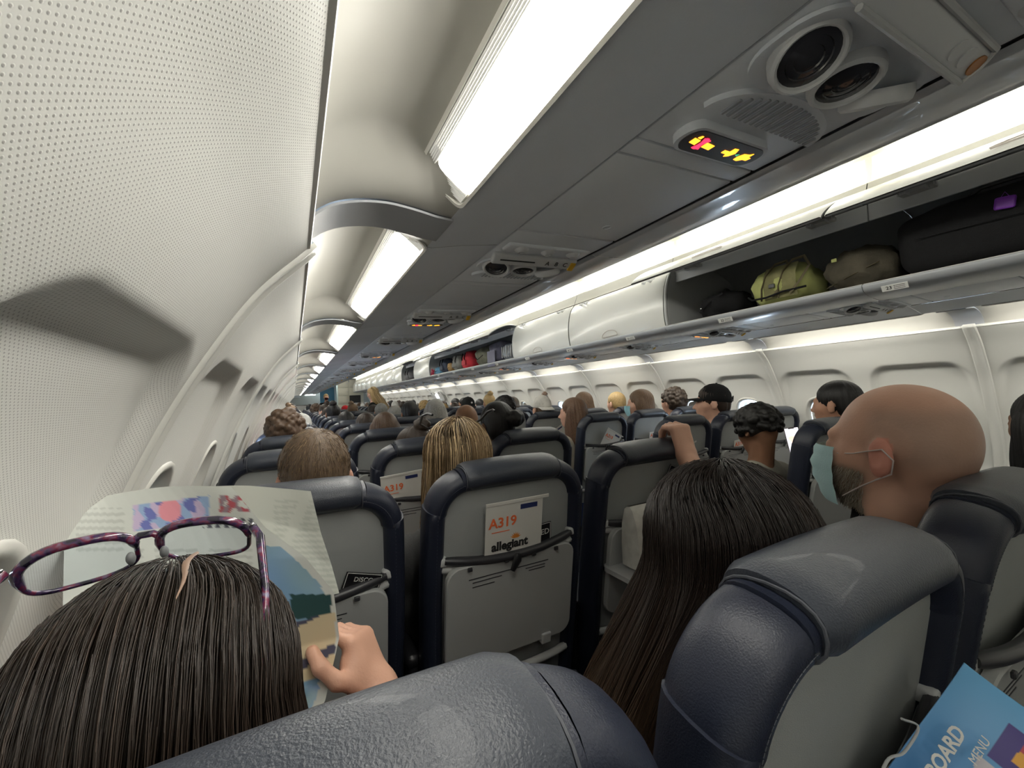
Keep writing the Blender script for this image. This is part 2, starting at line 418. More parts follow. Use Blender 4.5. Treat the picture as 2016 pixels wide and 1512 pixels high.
# ---- bins
SIDEP=[(1.272,1.611),(1.262,1.610),(1.19,1.625),(1.106,1.638)]
RAILP=[(.828,1.650),(.815,1.646),(.80,1.648),(.74,1.652),(.69,1.662),(.662,1.674),(.650,1.690),(.650,1.700),(.657,1.704)]
PIV=(.72,2.07)
DOORP=[(.72,2.07),(.688,2.03),(.662,1.97),(.648,1.90),(.643,1.83),(.646,1.76),(.655,1.71),(.664,1.692)]
SHELL=[(.668,1.700),(.9,1.700),(1.25,1.712),(1.42,1.76),(1.47,1.86),(1.40,2.0),(1.20,2.10),(.95,2.125),(.74,2.10)]
OPENR={-2,-1,0,3,4,5,7}
def bin_door(parent, L, opened, sx):
    g=G(); P=crom(DOORP,3); g=None
    g=G(); n=len(P); th=.014
    T=np.gradient(P,axis=0); T/=np.hypot(T[:,0],T[:,1])[:,None]; Q=P+np.stack([-T[:,1],T[:,0]],1)*th*np.linspace(.6,1,n)[:,None]
    ys=[-L/2,-L/2+.006,L/2-.006,L/2]; sc=[.004,0,0,.004]
    v=[];
    for y,e in zip(ys,sc):
        for i in range(n): v.append((P[i,0]+e,y,P[i,1]))
    f=[tuple(int(a) for a in q) for q in grid_faces(4,n)]
    o=[(a[0]-PIV[0],a[1],a[2]-PIV[1]) for a in v]
    outer=mesh_np('outer_skin',o,f,True); outer.materials.append(M_DOOR)
    vi=[(Q[i,0]-PIV[0],y,Q[i,1]-PIV[1]) for y in (-L/2+.002,L/2-.002) for i in range(n)]
    fi=[(i+1,i,n+i,n+i+1) for i in range(n-1)]
    inner=G().add(vi,fi)
    rim=[]
    for y,b in ((ys[0],0),(ys[3],n)):
        for i in range(n-1): rim.append(None)
    # edge band joining outer and inner
    ev=[(P[i,0]-PIV[0]+.004,y,P[i,1]-PIV[1]) for y in (-L/2,L/2) for i in range(n)]+vi
    ef=[(i,i+1,2*n+i+1,2*n+i) for i in range(n-1)]+[(n+i+1,n+i,3*n+i,3*n+i+1) for i in range(n-1)]+[(n-1,2*n-1,4*n-1,3*n-1),(n,0,2*n,3*n)]
    inner.add(ev,ef); inner=inner.mesh('inner_skin',True); inner.set_sharp_from_angle(angle=.6); inner.materials.append(M_BININ)
    # latch cup near the lower edge
    g=G(); c=Vector(((.6465-PIV[0]),0,(1.735-PIV[1])))
    pts=[(c.x-.003,.085*math.cos(a),c.z-.02+.045*math.sin(a)) for a in np.linspace(0,PI,16)]
    g.tube(pts,.0022,6); g.box((c.x-.001,0,c.z-.021),(.006,.17,.004),.001)
    latch=g.mesh('latch',True); latch.materials.append(mat('latch_beige',(.55,.50,.46),.4) if 'latch_beige' not in bpy.data.materials else bpy.data.materials['latch_beige'])
    return outer,inner,latch
DO,DI,DL=bin_door(None,PL-.012,False,1)
def header_mesh():
    g=G(); g.box((.755,0,2.035),(.012,PL-.003,.075),.003); me=g.mesh('header'); me.materials.append(M_GREYP); return me
ME_HEAD=header_mesh()
def shell_mesh():
    P=crom(SHELL,2); n=len(P); L=PL-.002
    v=[(p[0],y,p[1]) for y in (-L/2,L/2) for p in P]; f=[(i+1,i,n+i,n+i+1) for i in range(n-1)]
    me=mesh_np('shell',v,f,True); me.materials.append(M_BININ); return me
def endwall_mesh():
    P=crom(SHELL,2); g=G(); poly=[(p[0],p[1]) for p in P]+[(.665,1.95)]
    M=axes((1,0,0),(0,0,1),(0,-1,0),(0,.008,0)); g.prism(poly,M,.016)
    # rounded rim seen at the mouth
    g.tube([(a+.006,0,b) for a,b in [(x,z) for x,z in crom(DOORP,3)]],.010,8)
    me=g.mesh('end_panel',False); me.materials.append(M_LIGHTP); return me
def hinge_mesh():
    g=G(); g.box((.735,0,2.055),(.06,.11,.018),.004); g.box((.70,.03,2.045),(.05,.02,.014),.003); g.box((.70,-.03,2.045),(.05,.02,.014),.003)
    g.lathe([(.008,-.06),(.008,.06)],10,Matrix.Translation((.72,0,2.058))@Matrix.Rotation(PI/2,4,'X')); me=g.mesh('hinge'); me.materials.append(M_GREYP); return me
ME_SHELL=shell_mesh(); ME_END=endwall_mesh(); ME_HINGE=hinge_mesh()
TOPP=[(.722,2.076),(.735,2.10),(.752,2.14),(.765,2.172)]
BAND=mat('fascia_cream',(.50,.49,.44),.4,.4)
def strip_y(prof, L): 
    n=len(prof); v=[(p[0],y,p[1]) for y in (-L/2,L/2) for p in prof]; return v,[(i,i+1,n+i+1,n+i) for i in range(n-1)]
def me_of(prof,L,m,name,smooth=True):
    v,f=strip_y(prof,L); me=mesh_np(name,v,f,smooth); me.materials.append(m); return me
ME_TOP=me_of(crom(TOPP,3),PL-.004,BAND,'upper_fascia')
ME_STR=me_of([(.768,2.180),(.782,2.215),(.79,2.255),(.79,2.285)],PL-.20,M_STRIP,'lens')
ME_STRE=me_of([(.767,2.176),(.781,2.213),(.789,2.252),(.789,2.29)],.085,M_STRIPEND,'lens_end')
ME_SIDE=me_of(SIDEP,PL-.002,M_UNDER,'side_panel')
ME_RAIL=me_of(crom(RAILP,2),PL-.002,mat('bin_rail_grey',(.46,.48,.51),.3,.5,coat=.3),'rail')
ME_LIP=None
def lip_mesh():
    g=G(); g.box((.6635,0,1.7035),(.012,PL-.002,.006),.002); g.box((.700,0,1.698),(.06,PL-.002,.004),.001); me=g.mesh('lip'); me.materials.append(M_FRAME); return me
ME_LIP=lip_mesh()
for sx,side in ((-1,'left'),(1,'right')):
    for k in range(K0,K1):
        yc=SEAM0+.10+(k+.5)*PL
        op=(sx>0 and k in OPENR)
        t=empty('overhead_bin',(0,yc,0),0,'%s overhead bin with white curved door, %s, on the %s'%('open' if op else 'closed',ORDK(k),side),'overhead bin','overhead bins')
        t.scale=(sx,1,1)
        if k<=0 and sx>0: t['label']={0:'open overhead bin holding the olive canvas bag',-1:'open overhead bin with the black case and purple tag',-2:'open overhead bin at the far right edge'}[k]
        obj('shell',ME_SHELL,t); obj('rail',ME_RAIL,t); obj('side_panel',ME_SIDE,t); obj('lip',ME_LIP,t); obj('upper_fascia',ME_TOP,t)
        d=empty('door',(PIV[0],0,PIV[1]),parent=t)
        obj('outer_skin',DO,d); obj('inner_skin',DI,d); obj('latch',DL,d)
        obj('header',ME_HEAD,t)
        if op: d.rotation_euler=(0,math.radians(64),0)
        if op or (sx>0 and (k+1 in OPENR or k-1 in OPENR)) :
            for yy in (-.36,.36):
                h=obj('hinge',ME_HINGE,t); h.location=(0,yy,0)
        if sx>0:
            a,b=(k in OPENR),(k+1 in OPENR)
            if a!=b: e=obj('end_panel',ME_END,t); e.location=(0,PL/2-.012,0)
        lamp=empty('ceiling_lamp',(0,yc,0),0,'lit strip lamp above the %s bins, %s'%(side,ORDK(k)),'lamp','strip lamps above the bins'); lamp.scale=(sx,1,1)
        obj('lens',ME_STR,lamp)
        for yy in (-PL/2+.055,PL/2-.055): e=obj('lens_end',ME_STRE,lamp); e.location=(0,yy,0)
        g=G(); g.box((.79,PL/2,2.23),(.05,.006,.12),.002); g=None
for sx in (-1,1):
    strip_along([(.765,2.172),(.80,2.172),(.82,2.30),(.79,2.300),(.74,2.318),(.5,2.335),(.0,2.342)],YB,YF,'ceiling_panel',M_CEIL,CR,sx=sx)
    strip_along([(1.104,1.6395),(1.104,1.655),(.830,1.665),(.830,1.652)],YB,YF,'panel_channel',M_DARK,CR,sx=sx)
FL=obj('floor',mesh_np('floor',[(-1.86,YB,0),(1.86,YB,0),(1.86,YF+3,0),(-1.86,YF+3,0)],[(0,1,2,3)],False),None,M_CARPET); tag(FL,kind='structure')
wb=G().box((0,YB-.03,1.2),(3.9,.06,2.5)); o=wb.obj('wall_back',M_WALLP); tag(o,kind='structure')
# outer skin that keeps daylight out of the voids behind the linings
HULL=[(1.93,-.05),(1.97,.6),(1.97,.86)]
HT=[(1.97,1.18),(1.90,1.45),(1.75,1.72),(1.5,2.02),(1.2,2.24),(.8,2.42),(0,2.50)]
SK=empty('wall_outer_skin',kind='structure')
for sx in (-1,1):
    strip_along(HULL,YB,YF+3.2,'lower_skin',M_UNDER,SK,sx=sx); strip_along(HT,YB,YF+3.2,'upper_skin',M_UNDER,SK,sx=sx)
    for k in range(2*K0,2*K1+1):       # skin between the window openings
        yb=SEAM0+k*PL/2
        g=G(); h=.5*PL-2*WHW-.05
        g.box((sx*1.965,yb,1.02),(.012,h,.36)); g.obj('window_post',M_UNDER,SK)
# ------------------------------------------------------------------ service panels over the seats (built for the left side, facing down)
PITCH=.75
UX=-.966                              # middle of the service channel
FD=lambda x,y,z=0: axes((1,0,0),(0,-1,0),(0,0,-1),(x,y,z))     # a frame looking down: letters read from the seats
def psu_base(sign):
    g=G(); W=.268
    g.box((0,.205,.003),(W,.405,.010),.003)                    # panel plate, y 0..0.41
    return g
def mk(g,nm,m,parent,smooth=True): return g.obj(nm,m,parent,auto=35)
def dish_mesh():
    # recessed rounded tray for the three reading lights
    g=G(); o=rrect(.255,.105,.045,7); i1=rrect(.245,.095,.04,7); i2=rrect(.215,.07,.03,7); n=len(o)
    v=[(x,y,-.003) for x,y in o]+[(x,y,-.0075) for x,y in o]+[(x,y,-.0075) for x,y in i1]+[(x*1,y,-.0035) for x,y in i2]
    f=[(j*n+k,j*n+(k+1)%n,(j+1)*n+(k+1)%n,(j+1)*n+k) for j in range(3) for k in range(n)]+[tuple(3*n+k for k in range(n))]
    g.add(v,f); return g
def make_psu(sign,near=False):
    t=empty('service_unit',(0,0,0))
    b=psu_base(sign); mk(b,'panel',M_UNDER2,t)
    # call bar with the seat letters
    BR=Matrix.Translation((0,.150,-.011))@Matrix.Rotation(math.radians(-30),4,'X'); g=G(); g.box((0,.150,-.011),(.250,.034,.016),.006,rot=BR.to_3x3(),seg=3); bar=mk(g,'letter_bar',M_LIGHTP if False else M_GREYP,t)
    if not sign:
        pass
    if near:
        for yy in (.133,.167):
            g=G(); g.tube([BR@Vector((-.12,yy-.150,-.008)),BR@Vector((.118,yy-.150,-.008)),BR@Vector((.124,0,-.008))],.0035,8); mk(g,'clear_rail',M_LIGHTP,bar)
        for x,m in ((.113,mat('orange_disc',(.42,.16,.03),.4)),(.085,M_GREYP),(.06,M_GREYP)):
            g=G(); g.lathe([(.0095,-.007),(.0095,-.0095),(0,-.0095)],20,BR@Matrix.Translation((x,0,0))); mk(g,'call_disc',m,bar)
    else:
        text('bar_print','A   B   C',.019,M_INK,bar,BR@FD(.062,0,-.0085))
        g=G(); g.box(BR@Vector((-.055,0,-.0085)),(.10,.0035,.0008),rot=BR.to_3x3()); g.obj('bar_line',M_INK,bar)
        g=G(); g.box((.113,.150,-.018),(.016,.026,.012),.002,rot=BR.to_3x3()); mk(g,'row_flag',M_YEL,t)
    # three air nozzles on a slim raised bed
    g=G(); g.box((0,.090,-.004),(.235,.042,.010),.0045,seg=3); bed=mk(g,'nozzle_bed',M_UNDER2,t)
    for x in (-.075,.0,.075):
        g=G(); g.lathe([(.017,-.006),(.018,-.009),(.016,-.012),(.012,-.0145),(.010,-.017),(.0075,-.017),(.006,-.012),(0,-.012)],20,Matrix.Translation((x,.090,0)))
        mk(g,'air_nozzle',M_GREYP,t)
    # reading lights
    mk(dish_mesh_at(.222),'light_tray',M_UNDER2,t)
    for q,x in enumerate((-.078,.004,.082)):
        tilt=Matrix.Translation((x,.222,-.006))@Matrix.Rotation(math.radians((16,6,-20)[q]),4,'Y')@Matrix.Rotation(math.radians((-18,-4,22)[q]),4,'X')
        g=G(); g.lathe([(.036,.004),(.0375,-.006),(.036,-.013),(.0325,-.016),(.030,-.0145),(.029,-.010)],30,tilt); r=mk(g,'reading_light',M_GREYP,t)
        g=G(); g.lathe([(.029,-.0105),(.022,-.012),(.021,-.0105),(.014,-.0125),(.013,-.011),(.006,-.013),(0,-.0125)],26,tilt); mk(g,'lens',M_SMOKE,r)
    # speaker grille
    g=G(); pl=[(-.085,.272),(-.095,.285),(-.09,.315),(-.07,.333),(.06,.333),(.105,.318),(.115,.300),(.105,.280),(.085,.270)] if False else None
    o=[(.118*math.cos(a)+.01,.322-.058*math.sin(a)) for a in np.linspace(0,PI,20)]
    M=Matrix.Translation((0,0,-.009)); g.prism(o[::-1],M,.008); mk(g,'speaker_housing',M_UNDER2,t)
    g=G()
    for k in range(17):
        x=-.088+k*.0118; h=.047*math.sqrt(max(.02,1-((x)/.108)**2))
        g.box((x+.01,.320-h/2,-.0098),(.0056,h,.0030),.0008,seg=1)
    _sl=mk(g,'speaker_slats',mat('slat_grey',(.30,.32,.35),.4) if 'slat_grey' not in bpy.data.materials else bpy.data.materials['slat_grey'],t); _sl['kind']='stuff'
    # sign, lit or plain
    if sign:
        g=G(); M=Matrix.Translation((-.008,.368,-.014)); g.prism(rrect(.170,.052,.023,6),M,.012); h=mk(g,'sign_housing',M_UNDER2,t)
        g=G(); M=Matrix.Translation((-.008,.368,-.0155)); g.prism(rrect(.157,.043,.019,6),M,.003); s=mk(g,'sign_face',mat('sign_black',(.035,.036,.04),.3) if 'sign_black' not in bpy.data.materials else bpy.data.materials['sign_black'],t)
        z=-.0162; yc=.368
        def flat(pl,nm,m):
            g=G(); g.prism([(x*.80-.008,yc+y*.80) for x,y in pl],Matrix.Translation((0,0,z)),.0008); g.obj(nm,m,s)
        flat([(-.082,-.008),(-.066,-.006),(-.066,.007),(-.082,.005)],'cigarette_icon',M_ORANGE)
        flat([(-.074,-.016),(-.070,-.016),(-.070,-.009),(-.078,-.010)],'cigarette_icon',M_ORANGE)
        flat([(-.048,-.006),(-.026,-.004),(-.026,.009),(-.048,.007)],'cigarette_icon',M_ORANGE)
        for sg in (1,-1):
            flat([(-.064,-sg*.014+.001),(-.058,-sg*.015+.001),(-.047,sg*.013+.001),(-.053,sg*.014+.001)][::sg],'cross_icon',M_RED)
        flat([(-.060,-.015),(-.054,-.015),(-.054,.016),(-.060,.016)],'cross_icon',M_RED)
        flat([(.006,-.002),(.020,-.002),(.020,-.012),(.030,-.013),(.036,-.002),(.030,.009),(.022,.013),(.019,.006),(.006,.006)],'buckle_icon',M_ORANGE)
        flat([(.040,.001),(.047,-.003),(.047,.004)],'arrow_icon',M_GREEN)
        flat([(.051,.004),(.056,-.007),(.068,-.009),(.074,-.014),(.074,-.003),(.082,-.002),(.080,.007),(.070,.007),(.062,.014),(.052,.013)],'buckle_icon',M_ORANGE)
    # joint and blank cover
    g=G(); g.box((0,.4275,.003),(.268,.034,.010),.003); mk(g,'spacer_panel',M_UNDER2,t)
    g=G(); g.box((0,.5975,.003),(.268,.300,.010),.003); g.lathe([(.010,-.002),(.010,-.0035),(.0085,-.0035),(.0085,-.002)],20,Matrix.Translation((.05,.68,0))); mk(g,'cover_panel',M_UNDER2,t)
    return t
def dish_mesh_at(y):
    g=dish_mesh(); g.v=[(a,b+y,c) for a,b,c in g.v]; return g
psu_a=make_psu(True); psu_b=make_psu(False); psu_n=make_psu(True,True)
Y0P=0.0
first={True:psu_a,False:psu_b}; used={True:False,False:False}
for sx,side in ((-1,'left'),(1,'right')):
    for k in range(-1,22):
        sg=(k%2==0)
        y=Y0P+k*PITCH
        if sx<0 and k==0: t=psu_n
        elif not used[sg]: t=first[sg]; used[sg]=True
        else: t=copy_tree(first[sg])
        t.location=(sx*.966,y,1.6475); t.scale=(1,1,1)
        t.rotation_euler=(0,math.radians(-2.2*sx)*-1,0) if False else (0,math.radians(2.4*sx),0)
        where='above the seat behind the camera' if k<0 else ('%s from the camera'%ORD[k])
        tag(t,'grey overhead service panel%s, %s side, %s'%(' with lit orange signs' if sg else ' without signs',side,where),'service panel','overhead service panels')
# ------------------------------------------------------------------ row placards on the right-hand rail
for i,n in enumerate(range(24,14,-1)):
    y=.0+.735+ (i-1)*PITCH
    M=axes((0,-1,0),(-.45,0,.89),(-.89,0,-.45),(.662,y,1.669))
    t=empty('row_placard',(0,0,0),0,'small white row placard on the right bin rail, %s from the camera'%ORD[i],'placard','row placards on the bin rail'); t.matrix_world=M
    g=G(); g.box((0,0,.002),(.085,.026,.003),.001); g.obj('plate',M_WHITEPL,t)
    text('number',str(n),.020,M_INK,t,axes((1,0,0),(0,1,0),(0,0,1),(-.018,0,.0038)),.0003)
    g=G()
    for q in range(3):
        g.box((.018,.007-q*.007,.0038),(.030,.0016,.0006)); g.box((-.000,.007-q*.007,.0038),(.003,.003,.0006))
    g.obj('lines',M_INK,t)['kind']='stuff'
# ------------------------------------------------------------------ front end: dividers, galley, doorway
YE=YF
def wallbox(nm,c,d,m,lab=None,r=.0,kind='structure'):
    o=G().box(c,d,r).obj(nm,m,auto=35); return tag(o,kind=kind)
# left divider, tall grey with soft corner
t=empty('divider_left',(-1.15,YE,0),0,'grey padded divider on the left at the front','divider')
g=G(); g.prism([(x,z+.72) for x,z in rrect(1.25,1.0,.12,6)],axes((1,0,0),(0,0,1),(0,-1,0),(0,0,0)),.04); mk(g,'screen',mat('divider_grey',(.30,.30,.29),.6),t)
g=G(); g.tube([(-.62,-.02,.3),(-.62,-.02,1.1),(-.5,-.02,1.23),(.5,-.02,1.23),(.62,-.02,1.1),(.62,-.02,.3)],.022,8); mk(g,'trim',M_BLACKP,t)
t.name='divider'
t=empty('divider',(1.15,YE-.4,0),0,'pale grey divider on the right at the front','divider')
g=G(); g.prism([(x,z+.70) for x,z in rrect(1.25,1.10,.14,6)],axes((1,0,0),(0,0,1),(0,-1,0),(0,0,0)),.04); mk(g,'screen',mat('divider_pale',(.58,.60,.62),.5),t)
# galley block
t=empty('galley',(.62,YE+.6,0),0,'cream galley block with stacked lockers beside the aisle','galley')
g=G(); g.box((0,.35,1.06),(1.0,.7,2.1),.01); mk(g,'body',mat('galley_cream',(.60,.59,.50),.5),t)
ML=mat('locker_cream',(.66,.64,.54),.45)
for i in range(5):
    for j,x in enumerate((-.30,.14)):
        if j==1 and i in (1,2): continue
        g=G(); g.box((x,-.01,.70+i*.34),(.40,.03,.31),.01); l=mk(g,'locker',ML,t)
        g=G(); g.box((x+.15,-.035,.70+i*.34),(.03,.02,.05),.004); mk(g,'latch',M_GREYP,l)
g=G(); g.box((.16,-.01,1.26),(.44,.02,.60),.01); mk(g,'work_bay',M_DARK,t)
wallbox('wall_front',(0,YE+3.1,1.2),(3.9,.06,2.6),mat('cockpit_wall',(.50,.50,.48),.6))
t=empty('partition',(-1.1,YE+1.7,0),0,'grey partition with small lit panel behind the left divider','partition')
g=G(); g.box((-.05,0,1.1),(1.3,.05,2.2),.01); mk(g,'board',mat('partition_grey',(.42,.42,.40),.6),t)
g=G(); g.box((.22,-.035,1.70),(.42,.02,.14),.01); mk(g,'lit_panel',emis('lit_small_panel',(.75,.85,.85),.8),t)
g=G(); g.box((-.30,-.035,1.66),(.28,.02,.22),.01); mk(g,'frame_panel',M_GREYP,t)
t=empty('door_1',(-.15,YE+2.9,0),kind='structure')
g=G(); g.box((0,0,1.0),(.62,.06,2.0),.02); mk(g,'leaf',mat('doorway_blue',(.10,.26,.36),.5),t)
g=G()
for x in (-.36,.36): g.box((x,-.02,1.02),(.09,.10,2.06),.01)
g.box((0,-.02,2.05),(.8,.10,.08),.01); mk(g,'frame',mat('doorway_frame',(.55,.60,.62),.4),t)
g=G(); g.box((0,YE+1.5,2.26),(3.6,3.3,.05)); o=g.obj('ceiling_panel',M_CEIL,CR)
for sx in (-1,1):
    strip_along([(1.80,0),(1.84,.7),(1.80,1.15),(1.66,1.5),(1.45,1.9),(1.1,2.25)],YE,YE+3.1,'entry_lining',M_WALLP,(WL if sx<0 else WR),sx=sx)
t=empty('ceiling_lamp',(-.3,YE+1.2,2.22),0,'small lit panel in the entry ceiling at the front','lamp')
g=G(); g.box((0,0,0),(.5,.25,.02),.005); mk(g,'lens',emis('entry_lens',(.75,.93,1.0),7.0),t)
# exit hatch fittings on the right wall
for y,sg in ((9.55,0),(10.15,1)):
    t=empty('exit_hatch_handle',(0,0,0),0,'small hatch cover with black hole, %s, right wall by the exit sign'%('nearer' if not sg else 'farther'),'hatch cover')
    x=wall_at(1.40)-.012; M=axes((0,-1,0),(-.5,0,.86),(-.86,0,-.5),(x,y,1.36)); t.matrix_world=M
    g=G(); g.prism(rrect(.30,.26,.03),Matrix(),.006); mk(g,'cover',M_DOOR,t)
    g=G(); g.lathe([(.022,.006),(.022,.009),(0,.009)],14,Matrix.Translation((0,.07,0))); mk(g,'hole',M_DARK,t)
t=empty('exit_sign',(0,0,0),0,'small lit white exit sign on the right wall between hatch covers','sign')
t.matrix_world=axes((0,-1,0),(-.5,0,.86),(-.86,0,-.5),(wall_at(1.36)-.02,9.85,1.34))
g=G(); g.prism(rrect(.17,.12,.012),Matrix(),.010); mk(g,'face',emis('exit_face',(.9,.92,1.0),1.3),t)
text('lettering','EXIT',.045,mat('exit_print',(.45,.47,.6),.5),t,axes((1,0,0),(0,1,0),(0,0,1),(0,0,.011)))
# ------------------------------------------------------------------ seats
M_LEA=mat('navy_leather',(.015,.019,.035),.38,.5,('noise',600,.25))
M_LEA2=mat('charcoal_leather',(.033,.039,.053),.37,.5,('noise',520,.35),coat=.03)
M_BACKP=mat('grey_back_panel',(.33,.345,.34),.62,.35,('noise',900,.35),var=(5,.05))
M_TRAY=mat('grey_tray',(.41,.42,.415),.5,.4,('noise',1200,.25))
M_FAB=mat('navy_fabric',(.035,.055,.14),.9,.15,('noise',900,.5),var=(300,.3))
M_BAR=mat('dark_grey_bar',(.03,.03,.034),.35,.5)
M_STITCH=mat('stitching',(.07,.075,.09),.6)
TOPZ=1.13; TAN=.17
def yz(z): return (TOPZ-z)*TAN        # the back leans towards the camera going up
def u_path(z0=.40, z1=1.085, hw=.208, r=.080, n=9):
    p=[(-hw*.97,z0),(-hw*.985,.6),(-hw,.8),(-hw*.985,z1-r)]
    p+=[(-hw*.97+r-r*math.cos(a), z1-r+r*math.sin(a)) for a in np.linspace(.1,PI/2,n)]
    q=[(-x,z) for x,z in p[::-1]]
    return p+q
def sweep(path, half_w, half_d, name, m, parent, e=2.4, n=20, yoff=0.0, wob=None):
    P=[Vector((x,yz(z),z)) for x,z in path]; v=[]; f=[]
    N=Vector((0,1,TAN*-1*-1)).normalized(); N=Vector((0,1,TAN)).normalized()
    for i,p in enumerate(P):
        t=(P[min(i+1,len(P)-1)]-P[max(i-1,0)]).normalized(); a=N.cross(t).normalized()
        hw=half_w[i] if hasattr(half_w,'__len__') else half_w; hd=half_d[i] if hasattr(half_d,'__len__') else half_d
        for k in range(n):
            an=2*PI*k/n; c,s_=math.cos(an),math.sin(an)
            cc=abs(c)**(2/e)*(1 if c>=0 else -1); ss=abs(s_)**(2/e)*(1 if s_>=0 else -1)
            v.append(p+a*hw*cc+N*(hd*ss+yoff))
    for i in range(len(P)-1):
        for k in range(n): f.append((i*n+k,i*n+(k+1)%n,(i+1)*n+(k+1)%n,(i+1)*n+k))
    f.append(tuple(range(n))[::-1]); f.append(tuple((len(P)-1)*n+k for k in range(n)))
    g=G().add(v,f); return g.obj(name,m,parent,auto=50)
def densify(p,n=3):
    return [tuple(a) for a in crom(p,n)]
def back_grid(hw, z0, z1, r, y_off, bulge, name, m, parent, nx=24, nz=24, thick=.012, flip=False):
    v=[]
    for j in range(nz+1):
        z=z0+(z1-z0)*j/nz; 
        d=max(0,z-(z1-r)); w_=hw-r+math.sqrt(max(0,r*r-d*d)) if d>0 else hw
        for i in range(nx+1):
            x=w_*(-1+2*i/nx); b=bulge*(1-(x/hw)**4)*(1-((z-(z0+z1)/2)/((z1-z0)/2))**4)
            v.append((x,yz(z)+y_off+b,z))
    me=mesh_np(name,v,grid_faces(nz+1,nx+1),True); return obj(name,me,parent,m)
def tray_obj(parent):
    # tray folded up under the bar, parallel to the back
    up=Vector((0,-TAN,1)).normalized(); nrm=Vector((0,-1,-TAN)).normalized(); zc=.745
    M=axes((1,0,0),up,nrm,(0,yz(zc)-.052,zc))
    g=G(); pl=rrect(.372,.27,.035,6); n=len(pl); pl2=[(x*.985,y*.985) for x,y in pl]
    v=[M@Vector((x,y,-.010)) for x,y in pl]+[M@Vector((x,y,.003)) for x,y in pl]+[M@Vector((x,y,.006)) for x,y in pl2]
    f=[(j*n+k,j*n+(k+1)%n,(j+1)*n+(k+1)%n,(j+1)*n+k) for j in range(2) for k in range(n)]+[tuple(range(2*n,3*n)),tuple(range(n))[::-1]]
    g.add(v,f); t=g.obj('tray_table',M_TRAY,parent,auto=35)
    g=G()
    for x0,x1,y in ((-.13,.10,.100),(-.12,-.04,.090),(-.12,-.06,.078),(.03,.09,.091),(.04,.09,.083)): g.box(M@Vector(((x0+x1)/2,y,.0062)),(x1-x0,.0008,.0022))
    g.obj('tray_print',M_BAR,t)['kind']='stuff'
    g=G(); g.box(M@Vector((-.105,-.131,0)),(.03,.03,.024),.003,rot=M.to_3x3()); g.obj('tray_hinge',M_LIGHTP,t); g=G(); g.box(M@Vector((.105,-.131,0)),(.03,.03,.024),.003,rot=M.to_3x3()); g.obj('tray_hinge',M_LIGHTP,t)
    return t
